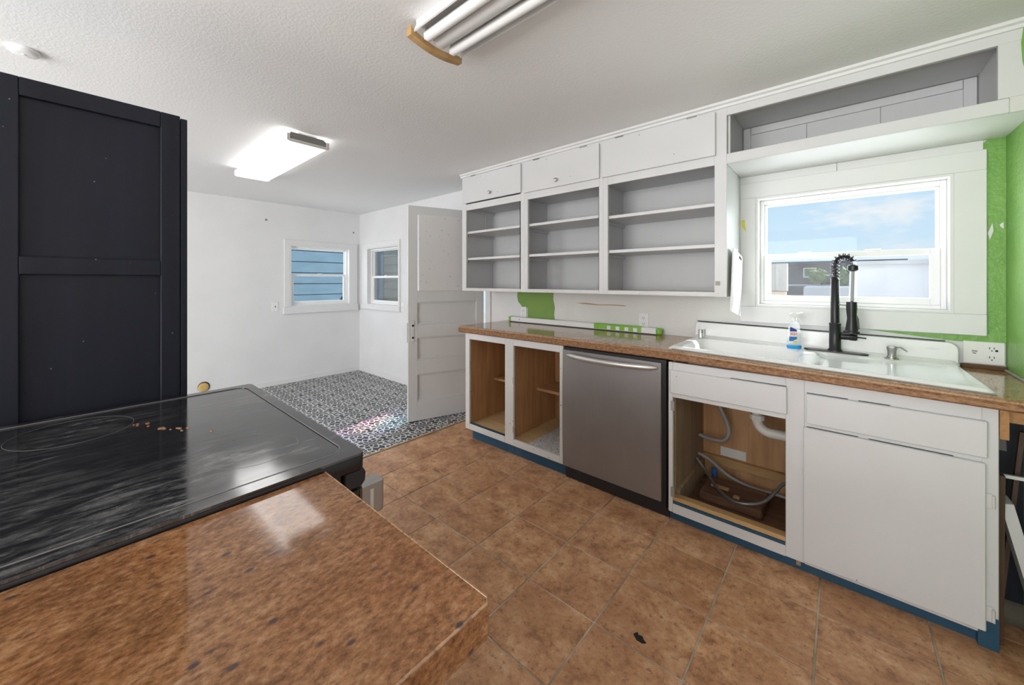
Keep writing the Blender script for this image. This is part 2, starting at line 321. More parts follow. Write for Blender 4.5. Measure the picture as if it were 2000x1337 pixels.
# ------------------------------------------------------------------ object helpers
def props(o, label=None, cat=None, group=None, kind=None):
    for k, v in (('label', label), ('category', cat), ('group', group), ('kind', kind)):
        if v is not None: o[k] = v
    return o
def thing(name, label, cat, loc=(0, 0, 0), group=None, kind=None, rotz=0.0):
    o = bpy.data.objects.new(name, None); COL.objects.link(o); o.location = loc; o.rotation_euler = (0, 0, rotz)
    o.empty_display_size = 0.05
    return props(o, label, cat, group, kind)
def origin_of(p):
    v = Vector((0, 0, 0))
    while p is not None: v += Vector(p.location); p = p.parent
    return v

class G:
    """collects shapes for one mesh object"""
    def __init__(s): s.bm = bmesh.new()
    def box(s, x0, x1, y0, y1, z0, z1, bev=0.0, seg=1):
        x0, x1 = min(x0, x1), max(x0, x1); y0, y1 = min(y0, y1), max(y0, y1); z0, z1 = min(z0, z1), max(z0, z1)
        vs = [s.bm.verts.new(p) for p in ((x0, y0, z0), (x1, y0, z0), (x1, y1, z0), (x0, y1, z0), (x0, y0, z1), (x1, y0, z1), (x1, y1, z1), (x0, y1, z1))]
        fs = [s.bm.faces.new([vs[i] for i in q]) for q in ((3, 2, 1, 0), (4, 5, 6, 7), (0, 1, 5, 4), (1, 2, 6, 5), (2, 3, 7, 6), (3, 0, 4, 7))]
        if bev > 0:
            es = {e for f in fs for e in f.edges}
            bmesh.ops.bevel(s.bm, geom=list(es), offset=bev, segments=seg, affect='EDGES', profile=0.5)
        return s
    def prism(s, poly, a0, a1, axis='X', bev=0.0, seg=1):
        def P(u, v, a): return {'X': (a, u, v), 'Y': (u, a, v), 'Z': (u, v, a)}[axis]
        A = [s.bm.verts.new(P(u, v, a0)) for u, v in poly]; Bv = [s.bm.verts.new(P(u, v, a1)) for u, v in poly]
        n = len(poly); fs = [s.bm.faces.new(A[::-1]), s.bm.faces.new(Bv)]
        for i in range(n): fs.append(s.bm.faces.new((A[i], A[(i + 1) % n], Bv[(i + 1) % n], Bv[i])))
        bmesh.ops.recalc_face_normals(s.bm, faces=fs)
        if bev > 0:
            es = {e for f in fs[:2] for e in f.edges}
            bmesh.ops.bevel(s.bm, geom=list(es), offset=bev, segments=seg, affect='EDGES', profile=0.5)
        return s
    def quads(s, verts, faces):
        vs = [s.bm.verts.new(v) for v in verts]; fs = [s.bm.faces.new([vs[i] for i in f]) for f in faces]
        bmesh.ops.recalc_face_normals(s.bm, faces=fs); return s
    def tube(s, pts, r, seg=10, cap=True):
        pts = [Vector(p) for p in pts]; n = len(pts); rs = r if isinstance(r, (list, tuple)) else [r] * n
        t0 = (pts[1] - pts[0]).normalized(); up = Vector((0, 0, 1)) if abs(t0.z) < 0.9 else Vector((1, 0, 0))
        u = t0.cross(up).normalized(); rings = []
        for i, p in enumerate(pts):
            t = (pts[min(i + 1, n - 1)] - pts[max(i - 1, 0)])
            t = t.normalized() if t.length > 1e-9 else t0
            u = (u - t * u.dot(t)); u = u.normalized() if u.length > 1e-6 else t.orthogonal().normalized(); v = t.cross(u)
            rings.append([s.bm.verts.new(p + (u * math.cos(a) + v * math.sin(a)) * rs[i]) for a in (2 * PI * k / seg for k in range(seg))])
        for a, b in zip(rings, rings[1:]):
            for k in range(seg): s.bm.faces.new((a[k], a[(k + 1) % seg], b[(k + 1) % seg], b[k]))
        if cap: s.bm.faces.new(rings[0][::-1]); s.bm.faces.new(rings[-1])
        return s
    def cyl(s, p0, p1, r, seg=20, r1=None): return s.tube([p0, p1], [r, r if r1 is None else r1], seg)
    def lathe(s, prof, c, seg=24, axis='Z', sx=1.0, sy=1.0):
        rings = []
        for r, h in prof:
            ring = []
            for k in range(seg):
                a = 2 * PI * k / seg; p, q = r * sx * math.cos(a), r * sy * math.sin(a)
                ring.append(s.bm.verts.new({'Z': (c[0] + p, c[1] + q, c[2] + h), 'Y': (c[0] + p, c[1] + h, c[2] + q), 'X': (c[0] + h, c[1] + p, c[2] + q)}[axis]))
            rings.append(ring)
        fs = []
        for a, b in zip(rings, rings[1:]):
            for k in range(seg): fs.append(s.bm.faces.new((a[k], a[(k + 1) % seg], b[(k + 1) % seg], b[k])))
        fs.append(s.bm.faces.new(rings[0][::-1])); fs.append(s.bm.faces.new(rings[-1]))
        bmesh.ops.recalc_face_normals(s.bm, faces=fs); return s
    def make(s, name, mat, parent=None, label=None, cat=None, group=None, kind=None, smooth=False, local=False):
        me = bpy.data.meshes.new(name)
        if parent is not None and not local:
            off = origin_of(parent); bmesh.ops.translate(s.bm, verts=s.bm.verts, vec=-off)
        loc = Vector((0, 0, 0))
        if parent is None and len(s.bm.verts):
            xs = [v.co for v in s.bm.verts]
            loc = Vector(((min(v.x for v in xs) + max(v.x for v in xs)) / 2, (min(v.y for v in xs) + max(v.y for v in xs)) / 2, min(v.z for v in xs)))
            bmesh.ops.translate(s.bm, verts=s.bm.verts, vec=-loc)
        bmesh.ops.recalc_face_normals(s.bm, faces=s.bm.faces)
        s.bm.to_mesh(me); s.bm.free()
        me.materials.append(MT[mat] if isinstance(mat, str) else mat)
        if smooth:
            for p in me.polygons: p.use_smooth = True
            me.set_sharp_from_angle(angle=0.7)
        o = bpy.data.objects.new(name, me); COL.objects.link(o)
        if parent is not None: o.parent = parent
        else: o.location = loc
        return props(o, label, cat, group, kind)

def bx(name, mat, parent, *c, bev=0.0, seg=1, **k): return G().box(*c, bev=bev, seg=seg).make(name, mat, parent, **k)

def wall_mesh(name, axis, a0, a1, z0, z1, d0, d1, holes, mat, label):
    """one slab with rectangular openings; axis = direction the wall runs along"""
    As = sorted({a0, a1, *[h[0] for h in holes], *[h[1] for h in holes]}); Zs = sorted({z0, z1, *[h[2] for h in holes], *[h[3] for h in holes]})
    bm = bmesh.new(); cache = {}
    def V(a, z, d):
        k = (round(a, 5), round(z, 5), round(d, 5))
        if k not in cache: cache[k] = bm.verts.new((a, d, z) if axis == 'X' else (d, a, z))
        return cache[k]
    def solid(i, j):
        if i < 0 or j < 0 or i >= len(As) - 1 or j >= len(Zs) - 1: return False
        ca, cz = (As[i] + As[i + 1]) / 2, (Zs[j] + Zs[j + 1]) / 2
        return not any(h[0] < ca < h[1] and h[2] < cz < h[3] for h in holes)
    for i in range(len(As) - 1):
        for j in range(len(Zs) - 1):
            if not solid(i, j): continue
            p, q, r, t = As[i], As[i + 1], Zs[j], Zs[j + 1]
            for d in (d0, d1): bm.faces.new((V(p, r, d), V(q, r, d), V(q, t, d), V(p, t, d)))
            for (di, dj, e) in ((-1, 0, ((p, r), (p, t))), (1, 0, ((q, r), (q, t))), (0, -1, ((p, r), (q, r))), (0, 1, ((p, t), (q, t)))):
                if not solid(i + di, j + dj):
                    (u, v), (w, x) = e; bm.faces.new((V(u, v, d0), V(w, x, d0), V(w, x, d1), V(u, v, d1)))
    g = G(); g.bm.free(); g.bm = bm
    return g.make(name, mat, None, label=label, cat='wall', kind='structure')

# ------------------------------------------------------------------ main dimensions
YB = 2.745        # kitchen side of the sink wall
XF = -5.185       # dining end wall
XR = 0.535        # green wall
YN = -3.4         # wall behind the camera
ZC = 2.253        # ceiling
XT = -2.575       # where brown tile meets the patterned floor
YF = 2.137        # base cabinet fronts
YU = 2.351        # wall cabinet fronts

# ------------------------------------------------------------------ room shell
wall_mesh('wall_back', 'X', XF - 0.15, XR + 0.15, -0.03, ZC + 0.12, YB, YB + 0.15,
          [(-0.38, 0.385, 1.135, 1.785), (-4.95, -4.16, 0.96, 1.75), (-3.47, -2.608, -0.031, 2.0)], 'wall',
          'long white wall behind the sink, wall cabinets and open door')
wall_mesh('wall_left', 'Y', YN - 0.15, YB, -0.03, ZC + 0.12, XF - 0.15, XF, [(1.80, 2.59, 0.96, 1.75)], 'wall',
          'plain white end wall of the dining nook with one window')
wall_mesh('wall_right', 'Y', 1.75, YB, -0.03, ZC + 0.12, XR, XR + 0.15, [], 'green', 'bright green textured wall at the right end of the sink counter')
wall_mesh('wall_right', 'Y', YN, 1.75, -0.03, ZC + 0.12, XR, XR + 0.15, [], 'wall', 'white wall stretch to the right of the viewer')
wall_mesh('wall_front', 'X', XF - 0.15, XR + 0.15, -0.03, ZC + 0.12, YN - 0.15, YN, [(-3.5, 0.2, 0.0, 2.1)], 'wall', 'white wall with a wide opening added behind the viewer for fill light')  # the opening is added only to let the fill lamp in
ceiling = bx('ceiling', 'ceiling', None, XF - 0.15, XR + 0.15, YN - 0.15, YB + 0.15, ZC, ZC + 0.1, kind='structure', label='white sprayed-texture ceiling over kitchen and dining nook', cat='ceiling')

floor = bx('floor', 'grout', None, XT, XR, YN, YB, -0.03, -0.003, kind='structure', label='grout bed under square brown ceramic kitchen tiles', cat='floor')
T0X, T0Y, TS = -1.6243, 1.3077, 0.3113
def tiles():
    gap = 0.0030; meshes = {}
    i0 = math.floor((XT - T0X) / TS) - 1; off = origin_of(floor)
    for i in range(i0, 8):
        for j in range(-6, 6):
            x0, x1 = T0X + i * TS + gap, T0X + (i + 1) * TS - gap; y0, y1 = T0Y + j * TS + gap, T0Y + (j + 1) * TS - gap
            x0, x1 = max(x0, XT), min(x1, XR - 0.002); y1 = min(y1, YB - 0.4)
            if x1 - x0 < 0.02 or y1 - y0 < 0.02: continue
            key = (round(x1 - x0, 4), round(y1 - y0, 4))
            if key not in meshes:
                g = G().box(-key[0] / 2, key[0] / 2, -key[1] / 2, key[1] / 2, -0.008, 0, bev=0.0016)
                o = g.make('tile', 'tile', floor, local=True); meshes[key] = o.data
            else:
                o = bpy.data.objects.new('tile', meshes[key]); COL.objects.link(o); o.parent = floor
            o.location = Vector(((x0 + x1) / 2, (y0 + y1) / 2, random.uniform(-0.0006, 0.0006))) - off
tiles()
bx('floor', 'vinyl_floor', None, XF, XT - 0.004, YN, YB + 0.02, -0.03, 0.0, kind='structure', label='black and white scroll-patterned floor of the dining nook', cat='floor')
bx('trim_1', 'pine', None, XT - 0.012, XT + 0.004, 0.5, YB - 0.3, -0.002, 0.004, kind='structure', label='thin wooden strip between patterned floor and brown tile', cat='trim')
bx('baseboard_left', 'trim', None, XF, XF + 0.012, YN, YB, 0, 0.055, kind='structure', label='low white baseboard along the dining end wall', cat='baseboard')
bx('baseboard_back', 'trim', None, XF + 0.012, -3.56, YB - 0.012, YB, 0, 0.055, kind='structure', label='low white baseboard under the corner window by the door', cat='baseboard')

# ------------------------------------------------------------------ windows
def window(name, label, axis, a0, a1, z0, z1, d_in, sgn, depth, casing, split, haze_low=False, apron=0.0):
    """a0..a1 opening, d_in wall face, sgn +1 when outside is towards +depth axis; split = meeting rail height"""
    root_loc = ((a0 + a1) / 2, d_in, z0) if axis == 'X' else (d_in, (a0 + a1) / 2, z0)
    W = thing(name, label, 'window', root_loc, kind='structure')
    def b(nm, mat, p, u0, u1, e0, e1, v0, v1, **k):
        lo, hi = d_in + sgn * e0, d_in + sgn * e1
        c = (u0, u1, lo, hi, v0, v1) if axis == 'X' else (lo, hi, u0, u1, v0, v1)
        return bx(nm, mat, p, *c, **k)
    cl, cr, ct, cb = casing
    if cl: b('casing_board', 'trim', W, a0 - cl, a0, -0.02, 0.0, z0, z1, bev=0.002)
    if cr: b('casing_board', 'trim', W, a1, a1 + cr, -0.02, 0.0, z0, z1, bev=0.002)
    b('casing_head', 'trim', W, a0 - cl, a1 + cr, -0.02, 0.0, z1, z1 + ct, bev=0.002)
    b('apron_board', 'trim', W, a0 - cl - (apron and 0.01), a1 + cr + (apron and 0.01), -0.022 - apron * 0.3, 0.0, z0 - cb, z0, bev=0.002)
    # jamb liner
    t = 0.012
    b('jamb', 'trim', W, a0 + 0.0005, a0 + t, -0.018, depth, z0 + t, z1 - t); b('jamb', 'trim', W, a1 - t, a1 - 0.0005, -0.018, depth, z0 + t, z1 - t)
    b('head_jamb', 'trim', W, a0 + 0.0005, a1 - 0.0005, -0.018, depth, z1 - t, z1 - 0.0005); b('sill', 'trim', W, a0 + 0.0005, a1 - 0.0005, -0.018, depth, z0 + 0.0005, z0 + t)
    # vinyl frame and two sashes
    f = 0.03; A0, A1, Z0, Z1 = a0 + t, a1 - t, z0 + t, z1 - t
    def ring(nm, mat, u0, u1, v0, v1, e0, e1, wl, wr, wb, wt):
        for s_, c in ((nm + '_stile', (u0, u0 + wl, e0, e1, v0, v1)), (nm + '_stile', (u1 - wr, u1, e0, e1, v0, v1)), (nm + '_rail', (u0 + wl, u1 - wr, e0, e1, v0, v0 + wb)), (nm + '_rail', (u0 + wl, u1 - wr, e0, e1, v1 - wt, v1))):
            b(s_, mat, W, *c, bev=0.002)
    ring('frame', 'vinyl', A0, A1, Z0, Z1, depth - 0.06, depth, 0.018, 0.018, 0.02, 0.022)
    ring('upper_sash', 'vinyl', A0 + 0.018, A1 - 0.018, split - 0.012, Z1 - 0.022, depth - 0.026, depth - 0.004, 0.012, 0.012, 0.022, 0.012)
    ring('lower_sash', 'vinyl', A0 + 0.018, A1 - 0.018, Z0 + 0.02, split + 0.012, depth - 0.052, depth - 0.028, 0.034, 0.034, 0.034, 0.03)
    b('pane', 'glass', W, A0 + 0.032, A1 - 0.032, depth - 0.017, depth - 0.014, split + 0.011, Z1 - 0.035)
    b('pane', 'glass_dirty' if haze_low else 'glass', W, A0 + 0.053, A1 - 0.053, depth - 0.042, depth - 0.039, Z0 + 0.055, split - 0.019)
    m_ = (a0 + a1) / 2
    for u in ((m_ - 0.16, m_ + 0.12) if haze_low else (m_,)):
        b('sash_lock', 'vinyl', W, u - 0.03, u + 0.03, depth - 0.062, depth - 0.05, split + 0.004, split + 0.02, bev=0.004)
    return W
window('window_1', 'white two-sash window above the sink looking out at blue sky', 'X', -0.38, 0.385, 1.135, 1.785, YB, 1, 0.115, (0.08, 0.095, 0.09, 0.095), 1.435, True)
window('window_2', 'small white window in the nook showing blue siding outside', 'Y', 1.80, 2.59, 0.96, 1.75, XF, -1, 0.10, (0.07, 0.11, 0.065, 0.085), 1.37, False, 0.03)
window('window_3', 'narrow-looking white corner window showing tan siding outside', 'X', -4.95, -4.16, 0.96, 1.75, YB, 1, 0.10, (0.14, 0.02, 0.07, 0.06), 1.35, False, 0.03)
# flat boards between window head and shelf over the sink
t = thing('trim_2', 'strip of white boards between sink window casing and shelf box above', 'trim', (0, YB, 1.88), kind='structure')
for a, b_ in ((-0.459, -0.02), (-0.018, 0.47)): bx('board', 'trim', t, a, b_, YB - 0.012, YB - 0.0005, 1.876, 1.918)
# paint patches on the sink wall (flat paint, slightly proud of the plaster)
def ragged(name, mat, pts, y0, y1, label, cat='paint patch', kind='structure'):
    return G().prism(pts, y0, y1, 'Y').make(name, mat, None, label=label, cat=cat, kind=kind)
ragged('trim_3', 'green_flat', [(-2.225, 1.20), (-2.232, 1.15), (-2.222, 1.10), (-2.19, 1.07), (-2.17, 1.045), (-2.11, 1.045), (-2.11, 0.94), (-1.815, 0.94), (-1.826, 1.0), (-1.818, 1.06), (-1.834, 1.13), (-1.83, 1.20)], YB - 0.0025, YB - 0.0004, 'leftover olive-green paint square beneath the wall cabinets')
ragged('trim_4', 'wall_worn', [(-1.812, 0.92), (-1.824, 1.0), (-1.816, 1.06), (-1.83, 1.13), (-1.828, 1.2), (-0.462, 1.2), (-0.462, 1.032), (-0.7, 1.03), (-0.705, 0.92)], YB - 0.0022, YB - 0.0004, 'bare rough plaster backsplash under the wall cabinets')
ragged('trim_5', 'green', [(0.10, 1.036), (0.30, 1.036), (0.475, 1.0395), (0.484, 1.10), (0.482, 1.4), (0.485, 1.52), (0.476, 1.7), (0.472, 1.86), (0.466, 1.90), (0.49, 1.925), (0.51, 1.92), (0.5345, 1.93), (0.5345, 1.008), (0.39, 1.008), (0.25, 1.021)], YB - 0.006, YB - 0.0004, 'green painted wall strip between sink window casing and corner')
ragged('trim_6', 'wall', [(0.484, 1.50), (0.497, 1.545), (0.50, 1.51), (0.490, 1.47)], YB - 0.0075, YB - 0.0062, 'bare white scraped patch on the green strip')
ragged('trim_7', 'wall', [(0.516, 1.535), (0.527, 1.545), (0.528, 1.515), (0.519, 1.525)], YB - 0.0075, YB - 0.0062, 'small white chip in the green corner')
# white-grey rust streak
ragged('trim_8', 'pine', [(-1.61, 1.108), (-1.52, 1.112), (-1.40, 1.104), (-1.28, 1.108), (-1.18, 1.104), (-1.2, 1.099), (-1.3, 1.101), (-1.42, 1.098), (-1.55, 1.103)], YB - 0.0029, YB - 0.0023, 'faint tan horizontal stain on the bare backsplash plaster')

# ------------------------------------------------------------------ door, opened inwards
door_dir = Vector((0.31568, 0.94887, 0)); DA = math.atan2(door_dir.y, door_dir.x)
def build_door():
    D = thing('door_1', 'white panelled back door standing open beside the wall cabinets', 'door', (-2.906, 2.006, 0.006), kind='structure', rotz=DA)
    T = 0.035; W = 0.772; H = 1.972
    def p(nm, mat, s0, s1, z0, z1, y0=0.0, y1=T, bev=0.002, par=D, **k): return bx(nm, mat, par, s0, s1, y0, y1, z0, z1, bev=bev, local=True, **k)
    # the visible face is local y = 0 (towards the range)
    p('stile', 'door', 0, 0.088, 0, H); p('stile', 'door', 0.688, W, 0, H)
    for a, b in ((0, 0.18), (0.425, 0.555), (0.762, 0.88), (1.09, 1.195), (1.895, H)): p('rail', 'door', 0.088, 0.688, a, b)
    for a, b in ((0.18, 0.425), (0.555, 0.762), (0.88, 1.09)):
        q = p('panel', 'door', 0.088, 0.688, a, b, 0.013, T - 0.011)
        p('molding', 'door', 0.088, 0.688, a, a + 0.010, 0.003, 0.013, par=q); p('molding', 'door', 0.088, 0.688, b - 0.010, b, 0.003, 0.013, par=q)
    p('pane', 'glass', 0.088, 0.688, 1.195, 1.895, 0.016, 0.020, bev=0)
    p('curtain', 'curtain', 0.098, 0.70, 1.19, 1.902, -0.007, -0.001, label='off-white dotted fabric stretched over the door glass')
    pl = p('lock_plate', 'door', 0.030, 0.058, 0.73, 0.92, -0.003, 0.0)
    for z in (0.765, 0.875): G().cyl((0.044, -0.0045, z), (0.044, -0.002, z), 0.010, 14).make('knob_hole', 'dark', pl, local=True)
    p('latch_face', 'old_metal', -0.0015, 0.001, 0.72, 0.90, 0.007, 0.028, bev=0)
    for z in (0.25, 1.0, 1.75): p('hinge', 'old_metal', W - 0.002, W + 0.010, z - 0.05, z + 0.05, T - 0.010, T + 0.002)
build_door()
t = thing('trim_9', 'white casing and jamb of the back doorway beside the counter', 'trim', (-2.66, YB, 0), kind='structure')
bx('hinge_jamb', 'trim', t, -2.632, -2.6085, YB - 0.012, YB + 0.14, 0, 2.0); bx('casing', 'trim', t, -2.618, -2.562, YB - 0.018, YB - 0.0005, 0, 2.06)
bx('latch_jamb', 'trim', t, -3.49, -3.46, YB - 0.012, YB + 0.14, 0, 2.0); bx('casing', 'trim', t, -3.55, -3.49, YB - 0.018, YB - 0.0005, 0, 2.06)
bx('head_jamb', 'trim', t, -3.46, -2.632, YB - 0.012, YB + 0.14, 1.985, 2.0)

# ------------------------------------------------------------------ wall cabinets
def wall_cabinet(i, label, f0, f1, o0, o1, in0, in1, d0, d1, dz0, dz1, shelves, knob, doorlabel, left_end=False, right_end=False):
    """f0..f1 face frame extent, o0..o1 opening, in0..in1 interior, d0..d1 flap door"""
    C = thing('wall_cabinet', label, 'cabinet', ((f0 + f1) / 2, YB, 1.20), group='white wall cabinets over the counter')
    b = lambda n, m, *c, **k: bx(n, m, C, *c, **k)
    FT = 0.02
    b('frame_stile', 'cab', f0, o0, YU, YU + FT, 1.20, ZC - 0.03, bev=0.0015); b('frame_stile', 'cab', o1, f1, YU, YU + FT, 1.20, ZC - 0.03, bev=0.0015)
    b('frame_rail', 'cab_worn', o0, o1, YU, YU + FT, 1.20, 1.226, bev=0.0015); b('frame_rail', 'cab', o0, o1, YU, YU + FT, 1.922, 1.978, bev=0.0015)
    b('frame_rail', 'cab', o0, o1, YU, YU + FT, 2.205, ZC - 0.03, bev=0.0015)
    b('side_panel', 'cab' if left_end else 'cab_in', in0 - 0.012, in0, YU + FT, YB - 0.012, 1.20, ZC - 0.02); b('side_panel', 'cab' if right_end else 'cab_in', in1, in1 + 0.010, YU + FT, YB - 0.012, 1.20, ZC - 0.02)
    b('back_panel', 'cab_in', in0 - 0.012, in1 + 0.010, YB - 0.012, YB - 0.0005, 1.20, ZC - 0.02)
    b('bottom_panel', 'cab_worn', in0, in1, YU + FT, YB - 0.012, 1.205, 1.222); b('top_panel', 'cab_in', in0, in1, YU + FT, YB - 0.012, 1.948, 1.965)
    for z in shelves:
        b('shelf', 'cab', in0 + 0.0015, in1 - 0.0015, YU + 0.022, YB - 0.013, z - 0.020, z, bev=0.0015)
        b('shelf_cleat', 'cab_in', in0, in0 + 0.016, YU + 0.04, YB - 0.013, z - 0.042, z - 0.021)
    dr = b('flap_door', 'cab', d0, d1, YU - 0.018, YU - 0.001, dz0, dz1, bev=0.002)
    if knob:
        kx, kz = knob
        G().lathe([(0.006, 0), (0.006, -0.008), (0.013, -0.014), (0.015, -0.020), (0.011, -0.026), (0.003, -0.028)], (kx, YU - 0.018, kz), 16, 'Y').make('knob', 'chrome', dr, smooth=True, label='small glass-and-chrome knob')
    for hx in (d0 + 0.12, d1 - 0.12): bx('hinge', 'old_metal', dr, hx - 0.025, hx + 0.025, YU - 0.021, YU - 0.002, dz1 - 0.001, dz1 + 0.006)
    return C
c1 = wall_cabinet(1, 'leftmost white wall cabinet next to the open door, narrow shelves', -2.56, -1.842, -2.506, -1.879, -2.528, -1.902, -2.523, -1.866, 1.985, 2.214, (1.735, 1.497), (-2.19, 2.035), '', True)
bx('back_strip', 'cab_in', c1, -1.99, -1.975, YB - 0.022, YB - 0.012, 1.222, 1.948); bx('back_strip', 'cab_in', c1, -2.528, -2.522, YB - 0.12, YB - 0.10, 1.735, 1.948)
bx('top_cleat', 'cab', c1, -2.528, -2.508, YU + 0.03, YB - 0.013, 1.925, 1.947)
wall_cabinet(2, 'middle white wall cabinet above green paint square, knob on its flap', -1.842, -1.175, -1.808, -1.206, -1.890, -1.218, -1.836, -1.197, 1.974, 2.208, (1.735, 1.497), (-1.53, 2.02), '')
c3 = wall_cabinet(3, 'widest white wall cabinet beside the sink window, flap without knob', -1.175, -0.458, -1.143, -0.517, -1.206, -0.470, -1.178, -0.51, 1.972, 2.210, (1.72, 1.492), None, '', False, True)
bx('worn_corner', 'cab_worn', c3, -0.5165, -0.4585, YU - 0.0008, YU, 1.20, 1.285)
bx('hinge_remnant', 'old_metal', c3, -0.512, -0.490, YU - 0.004, YU - 0.001, 1.262, 1.285)
# open box above the window
S = thing('window_shelf_box', 'open white shelf box spanning above the sink window', 'shelf', (0, YB, 1.92), )
b = lambda n, m, *c, **k: bx(n, m, S, *c, **k)
b('face_rail', 'cab', -0.458, 0.466, YU - 0.004, YU + 0.016, 1.918, 1.972, bev=0.002); b('face_rail', 'cab', -0.458, 0.53, YU, YU + 0.02, 2.180, ZC - 0.03, bev=0.0015)
b('face_stile', 'cab', 0.440, 0.530, YU, YU + 0.02, 1.974, 2.180, bev=0.0015)
b('end_block', 'cab_worn', 0.4665, 0.534, YU, YU + 0.0165, 1.918, 1.9735)
b('bottom_panel', 'trim', -0.458, 0.534, YU + 0.017, YB - 0.0005, 1.919, 1.936)
b('end_panel', 'cab_in', -0.457, -0.445, YU + 0.02, YB - 0.02, 1.937, ZC - 0.02); b('end_panel', 'cab_in', 0.455, 0.467, YU + 0.021, YB - 0.02, 1.937, ZC - 0.02)
for x0, x1 in ((-0.44, -0.145), (-0.143, 0.145), (0.147, 0.45)): b('back_board', 'cab_in', x0, x1, YB - 0.012, YB - 0.0005, 1.937, ZC - 0.005)
b('back_rail', 'cab_in', -0.40, 0.41, YB - 0.026, YB - 0.0125, 2.165, 2.205); b('back_stile', 'cab_in', -0.44, -0.405, YB - 0.026, YB - 0.0125, 1.937, 2.205); b('back_stile', 'cab_in', 0.412, 0.45, YB - 0.026, YB - 0.0125, 1.937, 2.205)
b('top_panel', 'cab_in', -0.445, 0.455, YU + 0.021, YB - 0.013, 2.208, 2.222)
# crown along the ceiling
g = G().prism([(YU, ZC - 0.032), (YU - 0.008, ZC - 0.030), (YU - 0.012, ZC - 0.018), (YU - 0.022, ZC - 0.012), (YU - 0.026, ZC - 0.0005), (YU, ZC - 0.0005)], -2.57, 0.5345, 'X')
g.make('trim_10', 'trim', None, label='thin white crown strip where wall cabinets meet the ceiling', cat='trim', kind='structure')
# green daub at the end of the wall cabinets
ragged('trim_11', 'green', [(0.497, 2.222), (0.5345, 2.222), (0.5345, 1.965), (0.515, 1.975), (0.505, 2.03), (0.495, 2.10), (0.492, 2.17)], YU - 0.0016, YU - 0.0004, 'green paint overlap on the end stile near the ceiling')

# ------------------------------------------------------------------ base cabinets
def hinge(parent, x, z, y=YF, mat='old_metal'):
    h = bx('hinge', mat, parent, x - 0.009, x + 0.009, y - 0.006, y - 0.0005, z - 0.026, z + 0.026, bev=0.002)
    G().cyl((x + 0.009, y - 0.008, z - 0.022), (x + 0.009, y - 0.008, z + 0.022), 0.004, 8).make('hinge_pin', mat, h)
def base_left():
    C = thing('base_cabinet', 'doorless white base cabinet with two open plywood bays, left of dishwasher', 'cabinet', (-1.82, YB, 0), group='white base cabinets')
    b = lambda n, m, *c, **k: bx(n, m, C, *c, **k)
    FT = 0.02; ZT = 0.862
    for x0, x1 in ((-2.287, -2.240), (-1.858, -1.775), (-1.379, -1.351)): b('face_stile', 'cab_worn', x0, x1, YF, YF + FT, 0.082, ZT, bev=0.002)
    for x0, x1 in ((-2.240, -1.858), (-1.775, -1.379)):
        b('face_rail', 'cab', x0, x1, YF, YF + FT, 0.815, ZT, bev=0.002); b('face_rail', 'cab_worn', x0, x1, YF, YF + FT, 0.082, 0.128, bev=0.002)
    b('side_panel', 'ply', -2.272, -2.254, YF + FT, YB - 0.012, 0.082, ZT); b('divider', 'ply', -1.822, -1.806, YF + FT, YB - 0.012, 0.082, ZT); b('side_panel', 'ply', -1.372, -1.356, YF + FT, YB - 0.012, 0.082, ZT)
    b('back_panel', 'ply', -2.254, -1.372, YB - 0.012, YB - 0.0005, 0.082, ZT)
    b('bottom_panel', 'ply_light', -2.254, -1.822, YF + FT, YB - 0.012, 0.10, 0.122); b('bottom_panel', 'ply_light', -1.806, -1.372, YF + FT, YB - 0.012, 0.10, 0.122)
    b('shelf', 'ply_x', -2.254, -1.822, 2.447, YB - 0.012, 0.424, 0.443); b('shelf', 'ply_x', -1.806, -1.372, 2.47, YB - 0.012, 0.412, 0.434)
    b('kick_board', 'blue', -2.24, -1.795, 2.175, 2.19, 0.001, 0.082); b('kick_board', 'blue', -1.793, -1.352, 2.175, 2.19, 0.001, 0.082)
    b('blue_edge', 'blue', -2.239, -1.862, YF + 0.004, YF + FT + 0.004, 0.1285, 0.133)
    for z in (0.56, 0.20): hinge(C, -1.770, z)
    b('latch_stub', 'old_metal', -2.238, -2.228, YF - 0.004, YF + 0.004, 0.60, 0.64)
base_left()
bx('shelf_liner', 'liner', None, -1.66, -1.378, YF + 0.024, 2.68, 0.1222, 0.125, label='grey speckled liner sheet on the floor of the right open bay', cat='shelf liner')

